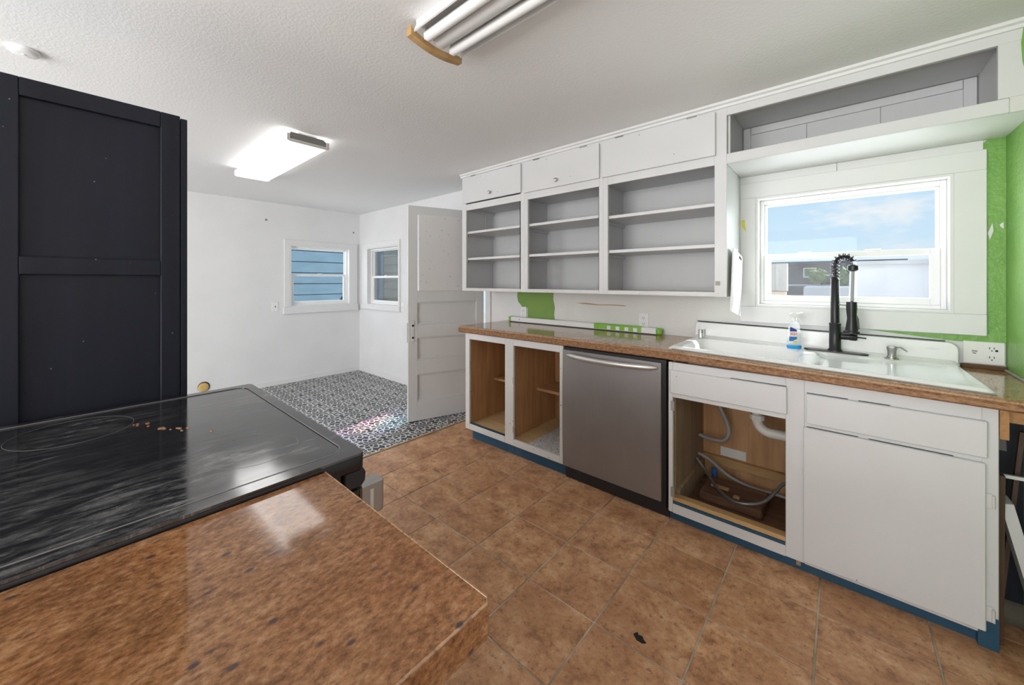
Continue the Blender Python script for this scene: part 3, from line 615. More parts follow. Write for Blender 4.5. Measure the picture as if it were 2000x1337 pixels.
def base_sink():
    C = thing('base_cabinet', 'white sink base cabinet with one open bay and one closed door', 'cabinet', (-0.15, YB, 0), group='white base cabinets')
    b = lambda n, m, *c, **k: bx(n, m, C, *c, **k)
    FT = 0.02; ZT = 0.852
    b('face_stile', 'cab_worn', -0.690, -0.668, YF, YF + FT, 0.05, ZT, bev=0.002); b('face_stile', 'cab', -0.186, -0.120, YF, YF + FT, 0.05, ZT, bev=0.002); b('face_stile', 'cab', 0.366, 0.402, YF, YF + FT, 0.05, ZT, bev=0.002)
    b('face_rail', 'cab', -0.668, -0.186, YF, YF + FT, 0.665, ZT, bev=0.002); b('face_rail', 'cab', -0.120, 0.366, YF, YF + FT, 0.64, ZT, bev=0.002)
    b('face_rail', 'cab_worn', -0.668, -0.186, YF, YF + FT, 0.048, 0.112, bev=0.002); b('face_rail', 'cab_worn', -0.120, 0.366, YF, YF + FT, 0.048, 0.09, bev=0.002)
    b('bay_sill', 'pine', -0.668, -0.186, YF + 0.002, YF + 0.05, 0.1125, 0.134, bev=0.002); b('sill_paint', 'blue', -0.667, -0.187, YF - 0.001, YF + 0.014, 0.098, 0.1120)
    b('kick_board', 'blue', -0.690, 0.402, YF + 0.026, YF + 0.042, 0.001, 0.082); b('kick_return', 'blue', 0.356, 0.4025, YF - 0.0008, YF + 0.026, 0.0015, 0.115)
    b('side_panel', 'ply_grey', -0.680, -0.664, YF + 0.042, YB - 0.012, 0.02, ZT); b('divider', 'ply_grey', -0.150, -0.134, YF + FT, YB - 0.012, 0.02, ZT); b('side_panel', 'cab', 0.386, 0.402, YF + 0.042, YB - 0.012, 0.0, ZT)
    b('back_panel', 'ply', -0.664, 0.386, YB - 0.016, YB - 0.0005, 0.02, ZT)
    b('cleat', 'pine', -0.664, -0.150, YB - 0.045, YB - 0.016, 0.135, 0.185); b('cleat', 'ply_grey', -0.664, -0.648, YF + 0.06, YB - 0.046, 0.02, 0.15)
    b('bottom_panel', 'rot', -0.648, -0.150, YF + 0.052, YB - 0.046, 0.03, 0.052); b('bottom_panel', 'rot', -0.134, 0.386, YF + 0.043, YB - 0.016, 0.03, 0.052)
    b('false_drawer_front', 'cab', -0.676, -0.181, YF - 0.016, YF - 0.0005, 0.690, 0.812, bev=0.003)
    b('false_drawer_front', 'cab', -0.114, 0.376, YF - 0.016, YF - 0.0005, 0.668, 0.797, bev=0.003)
    d = b('door', 'cab', -0.123, 0.372, YF - 0.018, YF - 0.0005, 0.066, 0.650, bev=0.003)
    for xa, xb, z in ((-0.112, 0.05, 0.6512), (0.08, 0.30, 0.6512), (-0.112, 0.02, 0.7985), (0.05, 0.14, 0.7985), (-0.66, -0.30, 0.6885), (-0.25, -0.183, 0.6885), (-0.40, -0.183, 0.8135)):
        b('dark_seam', 'dark', xa, xb, YF - 0.0012, YF - 0.0003, z - 0.0012, z + 0.0014)  # thin dark strips on the frame along door and drawer edges
    for z in (0.52, 0.125): hinge(d, 0.380, z, mat='cab_worn')
    for z in (0.62, 0.16): hinge(C, -0.668, z)
base_sink()
# rotten loose board and clutter inside the open sink bay
bx('loose_board', 'rot', None, -0.60, -0.30, 2.36, 2.60, 0.0525, 0.10, label='rotten brown board lying inside the open sink bay', cat='board', bev=0.008)
bx('wood_scrap', 'pine', None, -0.56, -0.47, 2.46, 2.485, 0.1005, 0.112, label='short pale wood offcut on the rotten board under the sink', cat='wood scrap', bev=0.002)
bx('wood_scrap', 'pine', None, -0.44, -0.41, 2.40, 2.43, 0.1005, 0.112, label='tiny pale wood crumb on the rotten board under the sink', cat='wood scrap', bev=0.004)
G().cyl((-0.585, 2.655, 0.0525), (-0.585, 2.655, 0.125), 0.014, 14).make('bottle_cap', 'label_mid', None, label='small blue plastic cap in the back corner under the sink', cat='cap')
bx('paper_label', 'paper', None, -0.565, -0.43, YB - 0.0185, YB - 0.0165, 0.19, 0.245, label='white printed paper stuck to the plywood under the sink', cat='paper')
# plumbing
P = thing('drain_pipe', 'white plastic elbow drain pipe under the sink', 'pipe', (-0.33, 2.45, 0.48))
G().cyl((-0.335, 2.45, 0.55), (-0.335, 2.45, 0.83), 0.024, 20).make('tailpiece', 'plastic_tan', P, smooth=True)
G().cyl((-0.335, 2.45, 0.545), (-0.335, 2.45, 0.572), 0.034, 10).make('slip_nut', 'plastic_tan', P)
pts = [(-0.335 + 0.06 - 0.06 * math.cos(a), 2.45, 0.545 - 0.06 * math.sin(a)) for a in [i * PI / 2 / 8 for i in range(9)]] + [(-0.16, 2.45, 0.485)]
G().tube(pts, 0.025, 18).make('elbow', 'plastic_tan', P, smooth=True)
G().tube([(-0.335, 2.45, 0.62), (-0.375, 2.45, 0.64), (-0.42, 2.46, 0.70), (-0.44, 2.46, 0.80)], 0.020, 14).make('branch', 'plastic_tan', P, smooth=True)
G().cyl((-0.352, 2.45, 0.615), (-0.385, 2.45, 0.65), 0.030, 10).make('slip_nut', 'plastic_tan', P)
def bez(ps, n=24):
    out = []
    P_ = [Vector(p) for p in ps]; P_ = [P_[0] * 2 - P_[1]] + P_ + [P_[-1] * 2 - P_[-2]]
    for i in range(1, len(P_) - 2):
        for k in range(n):
            t_ = k / n; a, b_, c, d = P_[i - 1], P_[i], P_[i + 1], P_[i + 2]
            out.append(0.5 * ((2 * b_) + (c - a) * t_ + (2 * a - 5 * b_ + 4 * c - d) * t_ ** 2 + (3 * b_ - a - 3 * c + d) * t_ ** 3))
    out.append(P_[-2]); return out
G().tube(bez([(-0.662, 2.62, 0.325), (-0.60, 2.62, 0.315), (-0.525, 2.62, 0.325), (-0.50, 2.62, 0.40), (-0.545, 2.62, 0.52), (-0.59, 2.62, 0.62), (-0.62, 2.62, 0.80)], 8), 0.012, 12).make('drain_hose', 'grey_hose', None, smooth=True, label='grey rubber drain hose looping up the cabinet back', cat='hose')
G().tube(bez([(-0.662, 2.60, 0.215), (-0.60, 2.61, 0.19), (-0.50, 2.62, 0.12), (-0.40, 2.64, 0.085), (-0.28, 2.66, 0.075), (-0.16, 2.66, 0.075)], 8), 0.009, 10).make('supply_line', 'grey_hose', None, smooth=True, label='straight grey supply line running along the cabinet back', cat='hose')
G().tube(bez([(-0.662, 2.56, 0.20), (-0.60, 2.53, 0.145), (-0.53, 2.44, 0.118), (-0.45, 2.35, 0.118), (-0.38, 2.32, 0.13), (-0.30, 2.36, 0.15), (-0.25, 2.42, 0.20), (-0.22, 2.46, 0.235), (-0.16, 2.48, 0.24)], 8), 0.008, 10).make('supply_line', 'braid', None, smooth=True, label='curved braided steel supply line drooping to the bay floor', cat='hose')

# ------------------------------------------------------------------ dishwasher
def dishwasher():
    D = thing('dishwasher', 'stainless steel dishwasher with bowed bar handle under the counter', 'dishwasher', (-1.02, 2.4, 0))
    b = lambda n, m, *c, **k: bx(n, m, D, *c, **k)
    b('body', 'black_plastic', -1.338, -0.700, YF + 0.015, YB - 0.03, 0.03, 0.850)
    # door front, very slightly bowed
    prof = []
    n = 10
    for i in range(n + 1):
        z = 0.093 + (0.842 - 0.093) * i / n; prof.append((YF - 0.020 - 0.006 * math.sin(PI * i / n), z))
    G().prism(prof + [(YF + 0.014, 0.842), (YF + 0.014, 0.093)], -1.341, -0.722, 'X').make('door', 'steel', D)
    b('top_edge', 'black_plastic', -1.341, -0.700, YF - 0.004, YF + 0.0145, 0.8425, 0.858); b('side_strip', 'black_plastic', -0.7215, -0.701, YF - 0.004, YF + 0.0145, 0.06, 0.8425)
    b('kick_plate', 'black_plastic', -1.345, -0.692, YF + 0.022, YF + 0.05, 0.002, 0.093)
    pts = []; rs = []
    for i in range(17):
        u = i / 16; pts.append((-1.305 + u * 0.565, YF - 0.028 - 0.048 * math.sin(PI * u) ** 0.75, 0.815 - 0.004 * math.sin(PI * u))); rs.append(0.016 if 0 < i < 16 else 0.007)
    h = G().tube(pts, rs, 14).make('handle', 'steel_bright', D, smooth=True)
dishwasher()

# ------------------------------------------------------------------ sink counter and sink
def counter_z(x): return 0.915 if x < -0.7 else 0.915 - 0.024 * (x + 0.7) / 1.23
def counter_y(x): return 2.125 if x < -0.7 else 2.125 - 0.075 * (x + 0.7) / 1.23
SINK = (-0.705, 0.395, 2.185, 2.72)
def countertop():
    C = thing('countertop', 'long speckled brown stone-look countertop under the wall cabinets and sink', 'countertop', (-0.9, YB, 0.86))
    xs = [-2.362, -1.6, -0.7, -0.1, 0.3, 0.533]
    def slab(name, mat, sec, x_list):
        verts = []; faces = []
        for x in x_list: verts += sec(x)
        k = len(sec(0.0)); n = len(x_list)
        for i in range(n - 1):
            for j in range(k): faces.append((i * k + j, i * k + (j + 1) % k, (i + 1) * k + (j + 1) % k, (i + 1) * k + j))
        faces.append(tuple(range(k))); faces.append(tuple((n - 1) * k + j for j in range(k)))
        return G().quads(verts, faces).make(name, mat, C, smooth=False)
    def th(x): return 0.003 + max(0.0, 0.0)
    def bot(x): return 0.864 if x < -0.7 else 0.864 - 0.010 * (x + 0.7) / 1.23
    def deck(x):
        z, y = counter_z(x), counter_y(x); return [(x, y + 0.010, z - 0.013), (x, y + 0.012, z - 0.006), (x, y + 0.020, z), (x, YB - 0.0005, z), (x, YB - 0.0005, z - 0.013)]
    def edge(x):
        z, y = counter_z(x), counter_y(x); return [(x, y, z - 0.020), (x, y, bot(x) + 0.006), (x, y + 0.006, bot(x)), (x, y + 0.04, bot(x)), (x, y + 0.04, z - 0.0135), (x, y + 0.006, z - 0.0135)]
    def strip(x):
        z, y = counter_z(x), counter_y(x); return [(x, y + 0.010, z - 0.013), (x, y + 0.012, z - 0.006), (x, y + 0.020, z), (x, y + 0.085, z), (x, y + 0.085, z - 0.013)]
    slab('worktop', 'granite2', deck, [-2.362, -1.6, -0.695]); slab('worktop_strip', 'granite2', strip, [-0.695, -0.1, 0.385]); slab('worktop', 'granite2', deck, [0.385, 0.533]); slab('front_edge', 'edge', edge, xs)
    def core(x):
        y = counter_y(x); return [(x, y + 0.041, bot(x) + 0.002), (x, YB - 0.001, bot(x) + 0.002), (x, YB - 0.001, counter_z(x) - 0.0135), (x, y + 0.041, counter_z(x) - 0.0135)]
    slab('core_board', 'ply', core, [-2.355, -0.71])
    slab('core_board', 'ply', core, [0.40, 0.530])
countertop()

def sink():
    x0, x1, y0, y1 = SINK
    K = thing('kitchen_sink', 'long white enamel drainboard sink with raised back, set in the counter', 'sink', ((x0 + x1) / 2, y1, 0.91))
    R = 0.05
    def yfront(x): return counter_y(x) + 0.055
    # top surface as a height field: rim, basin, drainboard
    nx, ny = 84, 44
    bx0, bx1 = x0 + 0.055, -0.150
    def sm(a, b_, v): t_ = min(1, max(0, (v - a) / (b_ - a))); return t_ * t_ * (3 - 2 * t_)
    def hgt(x, y):
        base = counter_z(x) + 0.016
        yf = yfront(x); ed = min(x - x0, x1 - x, y - yf)
        z = base - 0.012 * (1 - sm(0, 0.014, ed))
        # basin
        fb = sm(bx0, bx0 + 0.055, x) * (1 - sm(bx1 - 0.045, bx1, x)) * sm(yf + 0.045, yf + 0.09, y) * (1 - sm(2.555, 2.60, y))
        z -= 0.17 * fb
        # drainboard: shallow fall towards the basin
        fd = sm(-0.11, -0.06, x) * (1 - sm(x1 - 0.07, x1 - 0.03, x)) * sm(yf + 0.03, yf + 0.06, y) * (1 - sm(2.57, 2.60, y))
        z -= fd * (0.007 + 0.010 * (1 - sm(-0.1, x1, x)))
        # backsplash curve
        z += 0.012 * sm(2.665, 2.70, y)
        return z
    verts = []; faces = []
    for i in range(nx + 1):
        x = x0 + (x1 - x0) * i / nx
        for j in range(ny + 1):
            yf = yfront(x); y = yf + (2.70 - yf) * j / ny; verts.append((x, y, hgt(x, y)))
    for i in range(nx):
        for j in range(ny): a = i * (ny + 1) + j; faces.append((a, a + 1, a + ny + 2, a + ny + 1))
    g = G().quads(verts, faces)
    # underside skirt
    bmesh.ops.solidify(g.bm, geom=list(g.bm.faces), thickness=0.006)
    g.make('deck', 'enamel', K, smooth=True)
    # backsplash with rounded ends; follows the sagging counter
    pts = []
    zt = lambda x: 1.022 - 0.020 * (x - x0) / (x1 - x0)
    top = [(x0 + 0.002, 0.93)] + [(x0 + 0.002 + 0.02 * (1 - math.cos(a)), zt(x0) - 0.02 + 0.02 * math.sin(a)) for a in [PI / 2 * k / 5 for k in range(6)]]
    rt = [(x1 - 0.035 + 0.035 * math.sin(a), zt(x1) - 0.035 + 0.035 * math.cos(a)) for a in [PI / 2 * k / 6 for k in range(7)]] + [(x1, 0.895)]
    G().prism(top + rt, 2.698, YB - 0.008, 'Y', bev=0.004, seg=2).make('backsplash', 'enamel', K)
    G().lathe([(0.0, 0.0), (0.038, 0.0), (0.042, -0.004), (0.0, -0.004)], (-0.42, 2.40, counter_z(-0.4) + 0.016 - 0.165), 20).make('drain', 'chrome', K, smooth=True)
    # small oval maker's mark on the backsplash
    G().lathe([(0.0, 0.0), (0.022, 0.0), (0.022, -0.0012), (0.0, -0.0012)], (0.318, 2.6977, 0.968), 24, 'Y', 1.0, 0.26).make('oval_mark', 'fixture', K)
    # bare metal lip under the rim
    verts = []; faces = []
    ps = [x0 + 0.02 + (x1 - x0 - 0.022) * k / 8 for k in range(9)]
    for x in ps: y = yfront(x); verts += [(x, y - 0.002, counter_z(x) + 0.0005), (x, y + 0.02, counter_z(x) + 0.0005), (x, y + 0.02, counter_z(x) + 0.005), (x, y - 0.002, counter_z(x) + 0.005)]
    for i in range(8):
        for j in range(4): faces.append((i * 4 + j, i * 4 + (j + 1) % 4, i * 4 + 4 + (j + 1) % 4, i * 4 + 4 + j))
    G().quads(verts, faces).make('rim_seal', 'old_metal', K)
sink()
SZ = lambda x: counter_z(x) + 0.0165

# faucet
def faucet():
    fx, fy = -0.025, 2.635; z0 = SZ(fx)
    F = thing('kitchen_faucet', 'tall black spring-neck kitchen faucet with pull-down spray', 'faucet', (fx, fy, z0))
    pl = G().prism([(-0.155 + 0.03 - 0.03 * math.cos(a - PI / 2) if False else -0.15 + 0.0, 0) for a in (0,)] and
                   [(fx - 0.097 + 0.028 * math.cos(a), fy + 0.028 * math.sin(a)) for a in [PI / 2 + PI * k / 8 for k in range(9)]] + [(fx + 0.097 + 0.028 * math.cos(a), fy + 0.028 * math.sin(a)) for a in [-PI / 2 + PI * k / 8 for k in range(9)]], 0, 1, 'Z')
    for v in pl.bm.verts: v.co.z = SZ(v.co.x) + (0.0005 if v.co.z < 0.5 else 0.007)
    pl.make('deck_plate', 'faucet_black', F)
    G().lathe([(0.030, 0.007), (0.030, 0.012), (0.024, 0.020), (0.023, 0.14), (0.024, 0.142), (0.024, 0.150), (0.019, 0.152)], (fx, fy, z0), 24).make('body', 'faucet_black', F, smooth=True)
    G().lathe([(0.018, 0.150), (0.017, 0.380), (0.014, 0.384)], (fx, fy, z0), 20).make('riser', 'faucet_black', F, smooth=True)
    # spring arc in the x direction, then hose down to spray
    R = 0.038; zc = z0 + 0.455; path = [Vector((fx, fy, z0 + 0.37 + 0.085 * k / 8)) for k in range(9)]
    dx, dy = 0.85, -0.45; dl = math.hypot(dx, dy); dx, dy = dx / dl, dy / dl
    for k in range(1, 13):
        a = PI * 0.93 * k / 12; path.append(Vector((fx + dx * R * (1 - math.cos(a)), fy + dy * R * (1 - math.cos(a)), zc + R * math.sin(a))))
    G().tube(path, 0.0075, 12).make('neck_hose', 'faucet_black', F, smooth=True)
    sp = []; n = len(path) - 1; turns = 12; q = turns * 12
    for k in range(q + 1):
        u = k / q * n; i = min(int(u), n - 1); p = path[i].lerp(path[i + 1], u - i); t_ = (path[i + 1] - path[i]).normalized()
        s1 = Vector((dy, -dx, 0)); s2 = t_.cross(s1); a = 2 * PI * k / 12; sp.append(p + (s1 * math.cos(a) + s2 * math.sin(a)) * 0.0165)
    G().tube(sp, 0.0028, 6).make('spring', 'faucet_black', F, smooth=True)
    hx, hy = fx + dx * 2 * R, fy + dy * 2 * R; zt = zc - 0.005
    G().lathe([(0.012, 0.0), (0.020, -0.006), (0.021, -0.028), (0.012, -0.034)], (hx, hy, zt), 18).make('collar', 'faucet_black', F, smooth=True)
    G().tube([(hx, hy, zt - 0.03), (hx - 0.004, hy, z0 + 0.24)], 0.0065, 10).make('hose', 'grey_hose', F, smooth=True)
    s = G().lathe([(0.010, 0.248), (0.020, 0.244), (0.021, 0.21), (0.017, 0.16), (0.024, 0.10), (0.030, 0.097), (0.030, 0.088), (0.016, 0.086)], (hx - 0.005, hy, z0 + 0.02), 20).make('spray_head', 'faucet_black', F, smooth=True)
    G().prism([(0.0, 0.0), (0.007, -0.02), (0.010, -0.07), (0.004, -0.075), (-0.002, -0.03)], hy - 0.005, hy + 0.005, 'Y').make('trigger', 'black_plastic', s)
    for v in F.children[-1].children if False else []: pass
    tr = s.children[0]; tr.location = Vector((hx + 0.014, 0, z0 + 0.20)) ; 
    for v in tr.data.vertices: v.co += origin_of(s)
    tr.location = Vector((hx + 0.014, 0, z0 + 0.20)) - origin_of(s)
    bxo = G().tube([(fx, fy, z0 + 0.248), (hx, hy, z0 + 0.246)], 0.0045, 8).make('holder_arm', 'nickel', F, smooth=True)
    h = G().lathe([(0.017, 0.022), (0.017, 0.055), (0.019, 0.056), (0.019, 0.078), (0.015, 0.084), (0.0, 0.085)], (fx, fy, z0 + 0.085), 18, 'X').make('handle', 'faucet_black', F, smooth=True)
    G().tube([(fx + 0.08, fy, z0 + 0.085), (fx + 0.115, fy - 0.012, z0 + 0.083)], 0.0035, 8).make('lever', 'faucet_black', h, smooth=True)
faucet()

def dispenser():
    x, y = 0.178, 2.62; z = SZ(x)
    D = thing('soap_dispenser', 'short brushed nickel soap pump on the sink ledge', 'soap dispenser', (x, y, z))
    G().lathe([(0.025, 0.0005), (0.025, 0.004), (0.018, 0.006), (0.018, 0.012), (0.015, 0.014), (0.0155, 0.04), (0.018, 0.044), (0.0185, 0.056), (0.012, 0.060), (0.0, 0.060)], (x, y, z), 22).make('pump_body', 'nickel', D, smooth=True)
    G().tube([(x + 0.008, y, z + 0.058), (x + 0.03, y - 0.008, z + 0.058), (x + 0.048, y - 0.02, z + 0.042)], [0.006, 0.0045, 0.0035], 8).make('spout', 'nickel', D, smooth=True)
dispenser()
def airgap():
    x, y = -0.662, 2.668; z = SZ(x)
    D = thing('air_gap_cap', 'small chrome cylinder cap at the left corner of the sink', 'cap', (x, y, z))
    G().lathe([(0.018, 0.0005), (0.018, 0.003), (0.0165, 0.006), (0.0165, 0.046), (0.014, 0.050), (0.0, 0.050)], (x, y, z), 22).make('cap_body', 'chrome', D, smooth=True)
    bx('vent_slot', 'dark', D, x + 0.006, x + 0.013, y - 0.0165, y - 0.012, z + 0.030, z + 0.034); bx('vent_slot', 'dark', D, x + 0.006, x + 0.013, y - 0.0165, y - 0.012, z + 0.040, z + 0.044)
airgap()
def bottle():
    x, y = -0.190, 2.60; z = SZ(x) + 0.0008
    Bt = thing('spray_bottle', 'clear spray bottle with blue liquid standing left of the faucet', 'spray bottle', (x, y, z), rotz=0.35)
    G().lathe([(0.0, 0.0), (0.030, 0.0), (0.033, 0.006), (0.033, 0.018), (0.031, 0.0185), (0.0, 0.0185)], (0, 0, 0), 22, 'Z', 1.0, 0.62).make('liquid', 'liquid', Bt, local=True, smooth=True)
    G().lathe([(0.031, 0.019), (0.030, 0.06), (0.026, 0.105), (0.024, 0.128), (0.012, 0.146), (0.011, 0.156)], (0, 0, 0), 22, 'Z', 1.0, 0.62).make('bottle_body', 'bottle', Bt, local=True, smooth=True)
    h = G().lathe([(0.014, 0.150), (0.014, 0.166), (0.011, 0.170)], (0, 0, 0), 16).make('collar', 'plastic_white', Bt, local=True, smooth=True)
    G().prism([(-0.018, 0.170), (-0.020, 0.186), (-0.006, 0.194), (0.012, 0.190), (0.036, 0.196), (0.038, 0.190), (0.014, 0.180), (0.012, 0.170)], -0.009, 0.009, 'Y', bev=0.002).make('trigger_head', 'plastic_white', Bt, local=True)
    G().prism([(0.014, 0.182), (0.022, 0.160), (0.030, 0.150), (0.026, 0.148), (0.016, 0.158), (0.010, 0.176)], -0.005, 0.005, 'Y').make('trigger', 'plastic_white', Bt, local=True)
    # printed label on the front (-y) side
    def lab(nm, mat, pts, par, y0): return G().prism(pts, y0, y0 + 0.0008, 'Y').make(nm, mat, par, local=True)
    L_ = lab('label', 'paper', [(-0.028, 0.030), (0.008, 0.034), (0.008, 0.112), (-0.022, 0.118)], Bt, -0.0215)
    lab('print', 'label_blue', [(-0.0225, 0.118), (0.006, 0.104), (0.006, 0.094), (-0.025, 0.094)], L_, -0.0222); lab('print', 'label_mid', [(-0.027, 0.066), (0.007, 0.066), (0.007, 0.054), (-0.012, 0.042), (-0.028, 0.042)], L_, -0.0222)
    lab('print', 'label_yellow', [(-0.012, 0.030), (0.008, 0.034), (0.008, 0.048), (-0.008, 0.041)], L_, -0.0222)
    cu = bpy.data.curves.new('letters', 'FONT'); cu.body = 'IASH'; cu.size = 0.022; cu.extrude = 0.0003; cu.align_x = 'LEFT'
    tmp = bpy.data.objects.new('tmp_text', cu); COL.objects.link(tmp)
    me = bpy.data.meshes.new_from_object(tmp.evaluated_get(bpy.context.evaluated_depsgraph_get())); bpy.data.objects.remove(tmp)
    w = max(v.co.x for v in me.vertices) - min(v.co.x for v in me.vertices); sc = 0.029 / w
    for v in me.vertices: v.co = Vector((-0.024 + v.co.x * sc, -0.0224 - v.co.z, 0.0715 + v.co.y * 1.15))
    me.materials.append(MT['label_red']); o = bpy.data.objects.new('lettering', me); COL.objects.link(o); o.parent = L_
bottle()

# long bar with masking tape along the wall
def bar():
    xa, xb, y0, y1, z = -2.275, -0.915, 2.672, 2.716, 0.9155
    Bq = thing('light_bar', 'long white bar wrapped in green tape lying against the backsplash', 'bar', ((xa + xb) / 2, 2.69, z))
    bx('bar_body', 'plastic_white', Bq, xa + 0.02, xb - 0.03, y0, y1, z, z + 0.046, bev=0.004)
    bx('base_strip', 'black_plastic', Bq, xa + 0.02, xb - 0.03, y0 - 0.003, y0 - 0.0003, z, z + 0.006)
    bx('tape_wrap', 'tape', Bq, -1.415, -1.045, y0 - 0.0012, y1 + 0.0012, z + 0.0065, z + 0.0472, bev=0.003)
    bx('tape_cap', 'tape', Bq, xa - 0.004, xa + 0.032, y0 - 0.002, y1 + 0.002, z, z + 0.048, bev=0.008)
    bx('end_cap', 'plastic_white', Bq, xa - 0.020, xa - 0.004, y0 + 0.008, y1 - 0.008, z + 0.008, z + 0.038, bev=0.005)
    bx('tape_cap', 'tape', Bq, xb - 0.034, xb + 0.004, y0 + 0.004, y1 - 0.002, z, z + 0.046, bev=0.010)
    for x in (-1.290, -1.222, -1.154, -1.090): bx('sticker', 'paper', Bq, x - 0.014, x + 0.014, y0 - 0.0022, y0 - 0.0013, z + 0.010, z + 0.036)
    bx('screw_hole', 'dark', Bq, -2.155, -2.147, y0 - 0.0006, y0, z + 0.020, z + 0.028)
bar()

# outlets ---------------------------------------------------------------
def outlet(label, x, z, y, w=0.072, h=0.115, rec=True, group='white wall outlets', gfi=None):
    O = thing('wall_outlet', label, 'outlet', (x, y, z - h / 2), group=group)
    bx('cover_plate', 'plastic_white', O, x - w / 2, x + w / 2, y - 0.006, y - 0.0005, z - h / 2, z + h / 2, bev=0.002)
    cx = x if gfi is None else x + gfi
    for s_ in (1, -1):
        r = G().lathe([(0.0, -0.0085), (0.0165, -0.0085), (0.0165, -0.006)], (cx, y, z + s_ * 0.0205), 16, 'Y', 1.0, 0.86).make('receptacle', 'plastic_white', O)
        for dx_, hh in ((-0.0062, 0.0045), (0.0062, 0.004)): bx('slot', 'dark', r, cx + dx_ - 0.0012, cx + dx_ + 0.0012, y - 0.0092, y - 0.0084, z + s_ * 0.0205 - hh + 0.003, z + s_ * 0.0205 + hh + 0.003)
        G().cyl((cx, y - 0.0092, z + s_ * 0.0205 - 0.008), (cx, y - 0.0084, z + s_ * 0.0205 - 0.008), 0.0025, 8).make('slot', 'dark', r)
    return O
outlet('white outlet at the edge of the olive-green paint square', -2.155, 0.995, YB - 0.0025)
outlet('white outlet on bare plaster above the taped bar', -1.055, 1.0, YB - 0.0022)
O = outlet('wide white outlet plate in the green corner beside the sink', 0.472, 0.963, YB - 0.0065, 0.118, 0.100, gfi=0.022)
bx('switch_slot', 'dark', O, 0.440, 0.450, YB - 0.0135, YB - 0.0125, 0.958, 0.961); bx('switch_slot', 'old_metal', O, 0.438, 0.454, YB - 0.0135, YB - 0.0125, 0.966, 0.972)
bx('test_button', 'dark', O, 0.503, 0.511, YB - 0.0155, YB - 0.0125, 0.972, 0.980)
# dark gap strips: rotten bead along counter joint in the corner
bx('trim_12', 'rot', None, 0.405, 0.5345, YB - 0.03, YB - 0.007, 0.892, 0.910, kind='structure', label='rotten brown strip under the corner outlet plate', cat='trim', bev=0.003)
bx('trim_13', 'old_metal', None, 0.524, 0.5345, 2.2, YB - 0.031, 0.8905, 0.901, kind='structure', label='crumbling grey caulk along the green wall and counter', cat='trim', bev=0.003)
G().prism([(-0.70, 1.0225), (0.36, 1.003), (0.36, 1.0065), (-0.70, 1.0275)], YB - 0.0079, YB - 0.0062, 'Y').make('trim_14', 'dark', None, kind='structure', label='dark open joint behind the top of the sink back', cat='trim')
W_ = thing('wall_switch', 'white switch plate left of the dining window', 'switch', (XF, 1.628, 0.92)); bx('cover_plate', 'plastic_white', W_, XF + 0.0005, XF + 0.006, 1.594, 1.664, 0.915, 1.03, bev=0.002); bx('toggle', 'dark', W_, XF + 0.006, XF + 0.009, 1.626, 1.634, 0.965, 0.982)
W_ = thing('wall_switch', 'white switch plate beside the corner window, near the open door', 'switch', (-4.085, YB, 0.90)); bx('cover_plate', 'plastic_white', W_, -4.12, -4.05, YB - 0.006, YB - 0.0005, 0.90, 1.015, bev=0.002); bx('toggle', 'plastic_white', W_, -4.09, -4.08, YB - 0.014, YB - 0.006, 0.95, 0.967)
# hole with foam in end wall
H_ = thing('pipe_hole', 'round hole with crumbling yellow foam low in the end wall', 'hole', (XF, 0.92, 0.08))
G().lathe([(0.0, 0.004), (0.055, 0.004), (0.055, 0.0005), (0.0, 0.0005)], (XF, 0.92, 0.127), 24, 'X').make('hole_ring', 'dark', H_)
G().lathe([(0.050, 0.004), (0.046, 0.016), (0.03, 0.024), (0.012, 0.020), (0.0, 0.018)], (XF, 0.917, 0.122), 18, 'X').make('foam_plug', 'foam', H_, smooth=True)

# cutting board hanging by the window
def cutting_board():
    w, h = 0.246, 0.356
    Bd = thing('cutting_board', 'white plastic cutting board hanging tilted beside the sink window', 'cutting board', (-0.4405, 2.377, 1.10))
    ang = -math.atan2(0.044, 0.242)
    g = G(); r = 0.014
    poly = []
    for cx, cy, a0 in ((w - r, h - r, 0), (r, h - r, PI / 2), (r, r, PI), (w - r, r, 1.5 * PI)):
        for k in range(5): a = a0 + PI / 2 * k / 4; poly.append((cx + r * math.cos(a), cy + r * math.sin(a)))
    def rot(p): return (2.352 + p[0] * math.cos(ang) - p[1] * math.sin(ang), 1.123 + p[0] * math.sin(ang) + p[1] * math.cos(ang))
    G().prism([rot(p) for p in poly], -0.4435, -0.4355, 'X', bev=0.0015).make('board', 'board_plastic', Bd)
    slot = [rot((w - 0.10 + 0.075 * (i / 7.0), h - 0.022 + 0.007 * (1 if True else 0))) for i in range(8)] + [rot((w - 0.025 - 0.075 * (i / 7.0), h - 0.030)) for i in range(8)]
    G().prism(slot, -0.4358, -0.4348, 'X').make('handle_slot', 'dark', Bd)
    for (a, b_, c, d) in ((0.02, 0.024, 0.03, h - 0.05), (w - 0.024, w - 0.02, 0.03, h - 0.05), (0.02, w - 0.02, 0.03, 0.034)):
        G().prism([rot(p) for p in ((a, c), (b_, c), (b_, d), (a, d))], -0.4358, -0.4352, 'X').make('juice_groove', 'fixture', Bd)
    G().tube([(-0.4575, 2.565, 1.455), (-0.440, 2.565, 1.455)], 0.003, 8).make('hook_nail', 'old_metal', Bd)
cutting_board()
ragged('yellow_tape', 'yellow', [(-0.452, 1.655), (-0.436, 1.66), (-0.434, 1.622), (-0.428, 1.585), (-0.438, 1.60), (-0.450, 1.618)], YB - 0.0225, YB - 0.0203, 'scrap of yellow tape on the left window casing', 'tape', None)

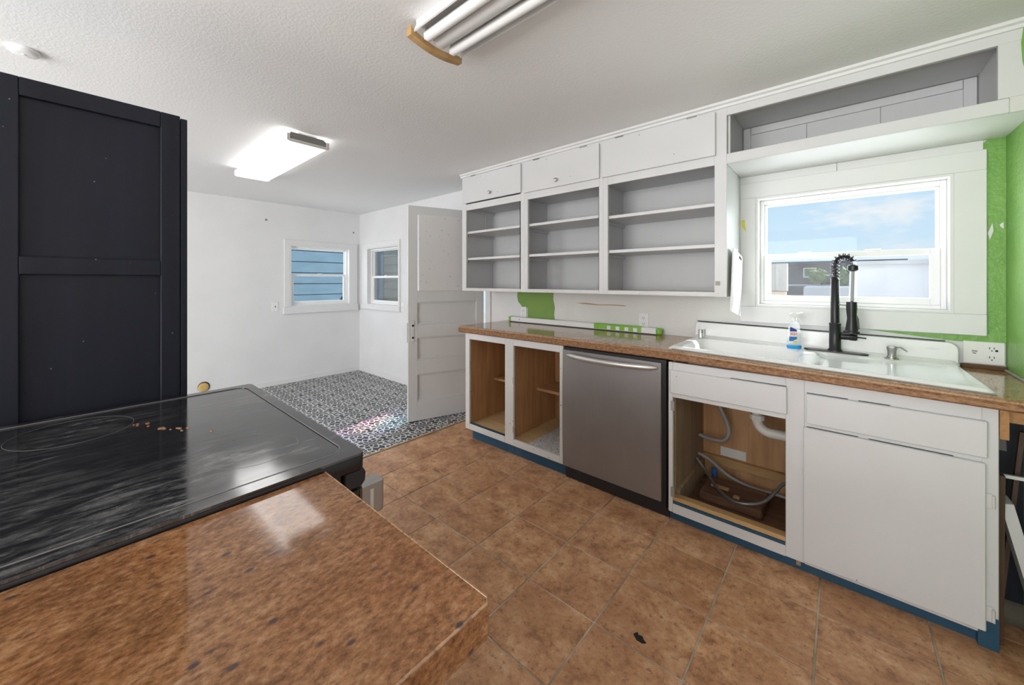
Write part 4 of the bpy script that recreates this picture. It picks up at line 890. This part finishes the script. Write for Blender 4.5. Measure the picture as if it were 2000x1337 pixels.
# ------------------------------------------------------------------ gap at the right end of the sink base
g = bx('support_post', 'fir', None, 0.404, 0.424, YF + 0.002, YF + 0.04, 0.74, 0.852, label='raw wooden support block at the end of the sink base', cat='block')
bx('support_rail', 'fir', None, 0.428, 0.5335, YF + 0.03, YF + 0.07, 0.795, 0.842, label='raw fir rail carrying the counter overhang', cat='rail')
bx('dark_board', 'navy_flat', None, 0.412, 0.5335, 2.52, 2.54, 0.001, 0.78, label='dark navy board at the back of the gap beside the sink base', cat='board')
def lean(name, mat, x0, x1, y0, z0, y1, z1, th, label, cat='board'):
    d = Vector((0, y1 - y0, z1 - z0)).normalized(); n = Vector((0, -d.z, d.y)) * th
    vs = []
    for x in (x0, x1):
        for p in ((y0, z0), (y1, z1)): vs += [(x, p[0], p[1]), (x, p[0] + n.y, p[1] + n.z)]
    G().quads(vs, [(0, 1, 3, 2), (4, 6, 7, 5), (0, 2, 6, 4), (1, 5, 7, 3), (0, 4, 5, 1), (2, 3, 7, 6)]).make(name, mat, None, label=label, cat=cat)
def slat(name, mat, a, b_, w, th, label, cat):
    """thin strip between two points"""
    a, b_ = Vector(a), Vector(b_); d = (b_ - a).normalized(); s_ = Vector((0, 1, 0)) * th / 2; u = d.cross(Vector((0, 1, 0))).normalized() * w / 2
    vs = []
    for p in (a, b_):
        for q in (s_ + u, s_ - u, -s_ - u, -s_ + u): vs.append(p + q)
    G().quads(vs, [(0, 1, 2, 3), (7, 6, 5, 4), (0, 4, 5, 1), (1, 5, 6, 2), (2, 6, 7, 3), (3, 7, 4, 0)]).make(name, mat, None, label=label, cat=cat)
slat('leaning_panel', 'cab', (0.431, 2.24, 0.50), (0.524, 2.24, 0.05), 0.030, 0.08, 'white panel leaning diagonally in the gap beside the sink base', 'panel')
slat('wood_strip', 'brown', (0.500, 2.38, 0.72), (0.428, 2.30, 0.004), 0.012, 0.02, 'dark brown wooden strip slanting in the gap', 'strip')
slat('wood_strip', 'brown', (0.418, 2.20, 0.60), (0.414, 2.20, 0.004), 0.014, 0.03, 'dark brown upright strip against the sink base end', 'strip')
slat('wire_shelf_rail', 'plastic_white', (0.413, 2.30, 0.565), (0.505, 2.30, 0.57), 0.012, 0.012, 'short white rail crossing the dark gap', 'rail')
G().prism([(0.447, 0.72), (0.462, 0.75), (0.485, 0.755), (0.492, 0.72), (0.478, 0.705), (0.49, 0.67), (0.492, 0.60), (0.45, 0.60), (0.463, 0.65), (0.446, 0.68)], 2.515, 2.5195, 'Y').make('wall_decal', 'fixture_grey', None, label='pale grey torn cut-out shape on the dark board in the gap', cat='decal')

# ------------------------------------------------------------------ range
RX0, RX1, RYF, RYB, RZ = -1.532, -0.742, 0.405, -0.29, 0.926
def rrect(x0, x1, y0, y1, r, n=6):
    pts = []
    for cx, cy, a0 in ((x1 - r, y1 - r, 0), (x0 + r, y1 - r, PI / 2), (x0 + r, y0 + r, PI), (x1 - r, y0 + r, 1.5 * PI)):
        for k in range(n + 1): a = a0 + PI / 2 * k / n; pts.append((cx + r * math.cos(a), cy + r * math.sin(a)))
    return pts
def range_():
    R_ = thing('range', 'black glass-top electric range with smeared cooktop', 'range', ((RX0 + RX1) / 2, 0.05, 0))
    b = lambda n, m, *c, **k: bx(n, m, R_, *c, **k)
    b('body', 'black', RX0 + 0.012, RX1 - 0.012, RYB + 0.01, RYF - 0.045, 0.04, RZ - 0.035)
    # cooktop frame: ring with recessed glass
    outer = rrect(RX0, RX1, RYB, RYF, 0.012, 4); 
    fr = G().prism(outer, RZ - 0.034, RZ - 0.005, 'Z', bev=0.003, seg=2); fr.make('cooktop_base', 'black', R_, smooth=True)
    inn = rrect(RX0 + 0.030, RX1 - 0.035, RYB + 0.05, RYF - 0.026, 0.035, 8); out2 = rrect(RX0, RX1, RYB, RYF, 0.012, 8)
    n = len(inn); vs = [(x, y, RZ) for x, y in inn] + [(x, y, RZ) for x, y in out2] + [(x, y, RZ - 0.0048) for x, y in inn] + [(x, y, RZ - 0.0048) for x, y in out2]
    fs = []
    for k in range(n):
        k2 = (k + 1) % n; fs += [(k, k2, n + k2, n + k), (2 * n + k, 3 * n + k, 3 * n + k2, 2 * n + k2), (k, 2 * n + k, 2 * n + k2, k2), (n + k, n + k2, 3 * n + k2, 3 * n + k)]
    G().quads(vs, fs).make('cooktop_frame', 'cooktop', R_)
    G().prism(rrect(RX0 + 0.0305, RX1 - 0.0355, RYB + 0.0505, RYF - 0.0265, 0.0345, 8), RZ - 0.0047, RZ - 0.0015, 'Z').make('glass_top', 'cooktop', R_)
    rim = [(x, y, RZ + 0.0002) for x, y in rrect(RX0 + 0.030, RX1 - 0.035, RYB + 0.05, RYF - 0.026, 0.035, 8)]; G().tube(rim + [rim[0]], 0.0009, 6, cap=False).make('glass_rim', 'fixture_grey', R_, smooth=True)
    # burner rings printed on the glass
    for cx, cy, r in ((-0.93, 0.25, 0.085), (-1.36, -0.01, 0.105)):
        ring = [(cx + r * math.cos(2 * PI * k / 48), cy + r * math.sin(2 * PI * k / 48), RZ - 0.0014) for k in range(49)]
        G().tube(ring, 0.00025, 4, cap=False).make('burner_ring', 'fixture_grey', R_)
    # bullnose front and door
    G().prism([(RYF - 0.044, RZ - 0.0345), (RYF - 0.002, RZ - 0.0345), (RYF + 0.004, RZ - 0.045), (RYF + 0.003, RZ - 0.062), (RYF - 0.006, RZ - 0.072), (RYF - 0.044, RZ - 0.072)], RX0 + 0.002, RX1 - 0.002, 'X', bev=0.003).make('control_strip', 'black', R_, smooth=True)
    b('oven_door', 'black', RX0 + 0.012, RX1 - 0.012, RYF - 0.044, RYF - 0.004, 0.24, RZ - 0.078, bev=0.004); b('drawer_front', 'black', RX0 + 0.012, RX1 - 0.012, RYF - 0.044, RYF - 0.006, 0.06, 0.232, bev=0.004)
    h = G().tube([(RX0 + 0.06, RYF + 0.040, RZ - 0.11), (RX1 - 0.035, RYF + 0.040, RZ - 0.11)], 0.011, 12).make('handle', 'nickel', R_, smooth=True)
    for x in (RX0 + 0.05, RX1 - 0.045):
        e = bx('handle_bracket', 'nickel', h, x - 0.0, x + 0.034, RYF - 0.004, RYF + 0.052, RZ - 0.150, RZ - 0.078, bev=0.004)
        e.data.name = 'handle_bracket'
    bx('bracket_slot', 'fixture_clear', h, RX1 - 0.0112, RX1 - 0.0104, RYF + 0.018, RYF + 0.026, RZ - 0.140, RZ - 0.092)
    # crusted food spills on the glass
    for k in range(16):
        cx = -1.21 + random.uniform(-0.10, 0.12); cy = 0.155 + (cx + 1.21) * 0.55 + random.uniform(-0.012, 0.012); r = random.uniform(0.0025, 0.007)
        G().lathe([(r, 0.0), (r * 0.8, 0.0012), (0.0, 0.0018)], (cx, cy, RZ - 0.0016), 7, 'Z', 1.5, 0.8).make('food_crumb', 'rust', R_)
range_()

# near counter beside the range ------------------------------------------
def near_counter():
    NX1 = -0.300; NX0 = RX1 + 0.0015; NY1 = 0.322; NY0 = -0.60
    C = thing('peninsula_counter', 'rust-brown speckled counter slab in the near foreground beside the range', 'countertop', ((NX0 + NX1) / 2, 0, 0.87))
    c = 0.007
    poly = [(NX0, NY0), (NX1, NY0), (NX1, NY1 - c), (NX1 - 0.0022, NY1 - 0.0022), (NX1 - c, NY1), (NX0, NY1)]
    G().prism(poly, 0.872, 0.915, 'Z', bev=0.0035, seg=2).make('slab', 'granite', C)
    G().tube([(NX0, NY1 - 0.0012, 0.9138), (NX1 - c, NY1 - 0.0012, 0.9138), (NX1 - 0.0012, NY1 - c, 0.9138), (NX1 - 0.0012, NY0 + 0.3, 0.9138)], 0.0015, 6).make('worn_edge', 'granite2', C, label='pale worn rim along the slab edge')
    bx('edge_strip', 'edge', C, NX0, NX1 - 0.02, NY1 - 0.040, NY1 - 0.018, 0.846, 0.8715)
    B_ = thing('base_cabinet', 'bare wooden base cabinet under the near speckled counter', 'cabinet', ((NX0 + NX1) / 2, 0, 0), group='bare wood base cabinet')
    bx('carcass', 'ply', B_, NX0 + 0.002, -0.345, NY0 + 0.02, NY1 - 0.05, 0.08, 0.8455); bx('end_rail', 'pine', B_, -0.3445, -0.328, NY0 + 0.02, NY1 - 0.05, 0.835, 0.8715); bx('kick', 'ply', B_, NX0 + 0.002, -0.36, NY0 + 0.02, NY1 - 0.10, 0.001, 0.08)
    bx('front_door', 'ply', B_, NX0 + 0.02, -0.36, NY1 - 0.05, NY1 - 0.034, 0.10, 0.82, bev=0.002)
near_counter()

# tall navy cabinet --------------------------------------------------------
def tall_cabinet():
    X = -1.545; Y0, Y1 = -0.62, 0.232; Z1 = 1.805; D = 0.62
    C = thing('tall_cabinet', 'tall navy-stained wooden cabinet with framed side panels behind the range', 'cabinet', (X - D / 2, (Y0 + Y1) / 2, 0))
    b = lambda n, m, *c, **k: bx(n, m, C, *c, **k)
    b('carcass', 'navy', X - D, X - 0.020, Y0, Y1 - 0.018, 0.0, Z1 - 0.002)
    b('front_edge', 'navy', X - D, X - 0.001, Y1 - 0.0165, Y1, 0.0, Z1 - 0.006, bev=0.001)
    T = 0.0195
    b('side_stile', 'navy', X - T, X, 0.168, Y1 - 0.018, 0.0, Z1, bev=0.0015); b('side_stile', 'navy', X - T, X, Y0, -0.104, 0.0, Z1, bev=0.0015)
    b('side_rail', 'navy', X - T, X, -0.104, 0.168, 1.758, Z1, bev=0.0015); b('side_rail', 'navy', X - T, X, -0.104, 0.168, 1.302, 1.348, bev=0.0015); b('side_rail', 'navy', X - T, X, -0.104, 0.168, 0.0, 0.12, bev=0.0015)
    b('side_panel', 'navy', X - T, X - 0.010, -0.104, 0.168, 1.348, 1.758); b('side_panel', 'navy', X - T, X - 0.010, -0.104, 0.168, 0.12, 1.302)
    for y, z in ((0.052, 1.792), (0.205, 1.76), (0.205, 1.735), (0.197, 1.49)): G().cyl((X, y, z), (X + 0.0008, y, z), 0.0028, 10).make('screw_hole', 'dark', C)
tall_cabinet()

# ------------------------------------------------------------------ ceiling fixtures and detector
def lit_fixture():
    x0, x1, y0, y1, zb = -3.80, -2.585, 0.885, 1.145, 2.178
    F = thing('ceiling_light', 'lit wraparound fluorescent ceiling light over the dining nook', 'ceiling light', ((x0 + x1) / 2, (y0 + y1) / 2, zb), group='fluorescent ceiling lights')
    # lens: shallow tray with upturned sides
    prof = [(y0, zb + 0.045), (y0 + 0.004, zb + 0.008), (y0 + 0.02, zb), (y1 - 0.02, zb), (y1 - 0.004, zb + 0.008), (y1, zb + 0.045), (y1 - 0.004, zb + 0.045), (y1 - 0.010, zb + 0.012), (y1 - 0.022, zb + 0.004), (y0 + 0.022, zb + 0.004), (y0 + 0.010, zb + 0.012), (y0 + 0.004, zb + 0.045)]
    G().prism(prof, x0 + 0.006, x1 - 0.006, 'X').make('lens', 'lens', F)
    for xa in (x0, x1 - 0.006): G().prism([(y0 - 0.003, zb + 0.047), (y0 - 0.003, zb + 0.004), (y0 + 0.014, zb - 0.003), (y1 - 0.014, zb - 0.003), (y1 + 0.003, zb + 0.004), (y1 + 0.003, zb + 0.047), (y1 - 0.014, zb + 0.047), (y1 - 0.014, zb + 0.014), (y0 + 0.014, zb + 0.014), (y0 + 0.014, zb + 0.047)], xa, xa + 0.006, 'X').make('end_rim', 'fixture_clear', F)
    for xa in (x0 + 0.004, x1 - 0.010): G().prism([(y0 + 0.015, zb + 0.016), (y1 - 0.015, zb + 0.016), (y1 - 0.015, zb + 0.045), (y1 - 0.035, zb + 0.060), (y0 + 0.02, zb + 0.060), (y0 + 0.015, zb + 0.05)], xa, xa + 0.006, 'X').make('end_plate', 'fixture_grey', F)
    bx('housing', 'fixture', F, x0 + 0.02, x1 - 0.02, (y0 + y1) / 2 - 0.06, (y0 + y1) / 2 + 0.06, zb + 0.05, ZC - 0.0005)
lit_fixture()
def bare_fixture():
    x0, x1 = -1.165, 0.05; yc = 0.945; zt = ZC - 0.0005
    F = thing('ceiling_light', 'unlit open fluorescent ceiling light with bare tubes and wooden end', 'ceiling light', ((x0 + x1) / 2, yc, 2.18), group='fluorescent ceiling lights')
    w = 0.105
    bx('tray', 'fixture', F, x0, x1, yc - w, yc + w, zt - 0.016, zt)
    for s_ in (-1, 1):
        G().prism([(yc + s_ * w, zt - 0.016), (yc + s_ * (w + 0.012), zt - 0.046), (yc + s_ * (w + 0.007), zt - 0.048), (yc + s_ * (w - 0.006), zt - 0.0165)], x0, x1, 'X').make('side_lip', 'fixture', F)
        tb = G().cyl((x0 + 0.012, yc + s_ * 0.062, zt - 0.046), (x1 - 0.012, yc + s_ * 0.062, zt - 0.046), 0.019, 20).make('fluorescent_tube', 'tube', F, smooth=True)
        for x in (x0 + 0.004, x1 - 0.012): bx('lamp_holder', 'plastic_white', F, x, x + 0.009, yc + s_ * 0.062 - 0.012, yc + s_ * 0.062 + 0.012, zt - 0.060, zt - 0.017, bev=0.002)
    G().prism([(yc - 0.034, zt - 0.0165), (yc - 0.030, zt - 0.046), (yc - 0.014, zt - 0.058), (yc + 0.014, zt - 0.058), (yc + 0.030, zt - 0.046), (yc + 0.034, zt - 0.0165)], x0 + 0.006, x1 - 0.006, 'X').make('ballast_cover', 'fixture', F, smooth=True)
    # curved wooden end piece
    low = [(yc - w - 0.022 + (2 * w + 0.044) * k / 10, zt - 0.062 - 0.016 * math.sin(PI * k / 10)) for k in range(11)]
    up = [(yc + w + 0.022, zt - 0.030), (yc + w + 0.012, zt - 0.038)] + [(yc + w - 0.01 - (2 * w - 0.02) * k / 8, zt - 0.042 - 0.014 * math.sin(PI * k / 8)) for k in range(9)] + [(yc - w - 0.012, zt - 0.034), (yc - w - 0.022, zt - 0.024)]
    G().prism(low + up, x0 - 0.030, x0 - 0.002, 'X', bev=0.002).make('wooden_end', 'pine', F)
bare_fixture()
D_ = thing('smoke_detector', 'round white smoke detector on the ceiling above the tall cabinet', 'smoke detector', (-2.53, -0.157, 2.23))
G().lathe([(0.046, ZC - 2.2305), (0.046, 0.012), (0.040, 0.006), (0.026, 0.002), (0.0, 0.001)], (-2.53, -0.157, 2.23), 28).make('housing', 'plastic_white', D_, smooth=True)
G().lathe([(0.0, 0.0025), (0.007, 0.0025), (0.007, -0.001), (0.0, -0.001)], (-2.53, -0.157, 2.23), 14).make('test_button', 'plastic_white', D_)

# black flake on a floor tile
G().prism([(-0.5594, 1.3563), (-0.551, 1.3738), (-0.544, 1.3633), (-0.5314, 1.3689), (-0.523, 1.3577), (-0.5125, 1.3528), (-0.523, 1.3437), (-0.5426, 1.3423)], 0.0012, 0.004, 'Z').make('dark_flake', 'dark', None, label='small black torn flake on the brown tile floor', cat='debris')
# nail holes and dents on the end wall
for k, (y, z) in enumerate(((1.53, 2.035), (2.65, 1.985))):
    G().cyl((XF + 0.0004, y, z), (XF + 0.006, y, z), 0.012, 8).make('anchor_plug', 'fixture_grey', None, label=('grey wall plug high on the end wall, left of the window' if k == 0 else 'grey wall plug high on the end wall, near the corner'), cat='wall plug')

# ------------------------------------------------------------------ outdoors
bx('ground', 'ground', None, -14, 8, YB + 0.16, 16, -0.50, -0.40, kind='structure', label='dry ground outside the house', cat='ground')
bx('ground', 'ground', None, -14, XF - 0.16, -4, YB + 0.15, -0.50, -0.40, kind='structure', label='dry ground outside the dining end wall', cat='ground')
def siding(name, label, mat, axis, a0, a1, d, sgn, z0, z1, pitch, group=None):
    loc = ((a0 + a1) / 2, d, z0) if axis == 'X' else (d, (a0 + a1) / 2, z0)
    Hs = thing(name, label, 'building', loc)
    if axis == 'X': bx('sheathing', mat, Hs, a0, a1, d, d - sgn * 0.2, z0, z1)
    else: bx('sheathing', mat, Hs, d, d - sgn * 0.2, a0, a1, z0, z1)
    z = z0
    while z < z1 - 0.02:
        poly = [(d + sgn * 0.001, z), (d + sgn * 0.024, z), (d + sgn * 0.006, z + pitch + 0.012), (d + sgn * 0.001, z + pitch + 0.012)]
        G().prism(poly, a0, a1, axis).make('plank', mat, Hs); z += pitch
    return Hs
NH = siding('neighbor_house', 'blue lap-sided house seen through the dining window', 'siding_blue', 'Y', 0.6, 4.75, -8.5, 1, -0.4, 3.2, 0.235)
siding('neighbor_house', 'tan lap-sided building seen through the corner window', 'siding_tan', 'X', -8.22, -6.7, 5.0, -1, -0.4, 1.92, 0.19)
bx('corner_board', 'grey_board', None, -9.6, -8.23, 4.95, 5.1, -0.4, 3.2, label='plain grey wall beside the tan siding outside the corner window', cat='wall')
# unseen roof of the house itself, over ceiling and walls, added for its shade
G().prism([(YN - 0.6, ZC + 0.13), (YB + 0.22, ZC + 0.13), (YB + 0.22, ZC + 0.2), ((YN + YB) / 2, 3.9), (YN - 0.6, ZC + 0.2)], XF - 0.4, XR + 0.4, 'X').make('roof', 'grey_board', None, kind='structure', label='unseen grey gable roof over the whole kitchen and nook', cat='roof')
# added slab and panel keep sun off the nook; then the sink window view
bx('sun_blocker_slab', 'siding_tan', None, -5.4, -2.52, YB + 0.16, 4.5, 2.62, 2.70, label='unseen flat slab added over the back door and corner window to block sun', cat='roof')
bx('sun_blocker_panel', 'siding_tan', None, -2.60, -2.52, YB + 0.16, 5.2, -0.4, 2.6, label='tan upright panel added outside the back door to block sun', cat='wall')
G().prism([(0.02, 0.6), (0.045, 1.405), (0.30, 1.425), (1.3, 1.47), (1.3, 0.6)], 3.70, 3.9, 'Y').make('neighbor_roof', 'roof_white', None, label='pale metal roof slope close outside the sink window', cat='roof')
bx('roof_edge', 'grey_board', None, 0.06, 1.3, 3.66, 3.70, 1.400, 1.425, label='grey edge strip along the pale roof outside', cat='roof edge')
bx('wooden_post', 'old_wood', None, -0.47, -0.335, 3.95, 4.05, 1.205, 1.435, label='weathered grey board hanging outside the left of the sink window', cat='post')
bx('wooden_post', 'siding_tan', None, -0.46, -0.345, 3.98, 4.05, -0.4, 1.2, label='pale lower post outside below the weathered board', cat='post')
Sh = thing('garden_shed', 'dark shed with a small window outside beyond the sink window', 'shed', (-0.3, 8.2, -0.4))
bx('wall', 'shed', Sh, -1.1, 0.5, 8.1, 9.5, -0.4, 1.56); bx('roof', 'shed', Sh, -1.3, 0.7, 7.95, 9.7, 1.56, 1.61)
fr = bx('window_frame', 'trim', Sh, -0.47, -0.30, 8.08, 8.1, 1.35, 1.51); bx('window_glass', 'glass', fr, -0.455, -0.315, 8.074, 8.08, 1.365, 1.495); bx('window_curtain', 'leaf', fr, -0.452, -0.318, 8.0795, 8.0799, 1.368, 1.492)
bx('rail', 'roof_white', Sh, -1.0, 0.1, 8.0, 8.05, 1.215, 1.235)
bx('low_roof', 'roof_white', None, -0.40, 0.12, 6.9, 7.6, 0.95, 1.215, label='low pale shed roof outside in front of the shrubs', cat='roof', bev=0.02)
def shrub(c, r, label):
    Sb = thing('shrub', label, 'shrub', (c[0], c[1], -0.4)); g = G(); rnd = random.Random(int(c[0] * 100))
    for k in range(260):
        v = Vector((rnd.gauss(0, 1), rnd.gauss(0, 1), rnd.gauss(0, 1))).normalized() * r * rnd.uniform(0.5, 1.0); p = Vector(c) + v
        a = Vector((rnd.uniform(-1, 1), rnd.uniform(-1, 1), rnd.uniform(-1, 1))).normalized() * 0.035; b_ = a.orthogonal().normalized() * 0.018
        vs = [g.bm.verts.new(p + q) for q in (a, b_, -a, -b_)]; g.bm.faces.new(vs)
    g.make('foliage', 'leaf', Sb, kind='stuff'); G().tube([(c[0], c[1], -0.4), (c[0], c[1], c[2] - r * 0.3)], 0.03, 8).make('stem', 'old_wood', Sb)
shrub((-0.27, 7.8, 1.36), 0.13, 'leafy green shrub outside, left one before the shed'); shrub((0.06, 7.8, 1.33), 0.17, 'bushy green shrub outside, right one beside the faucet line')
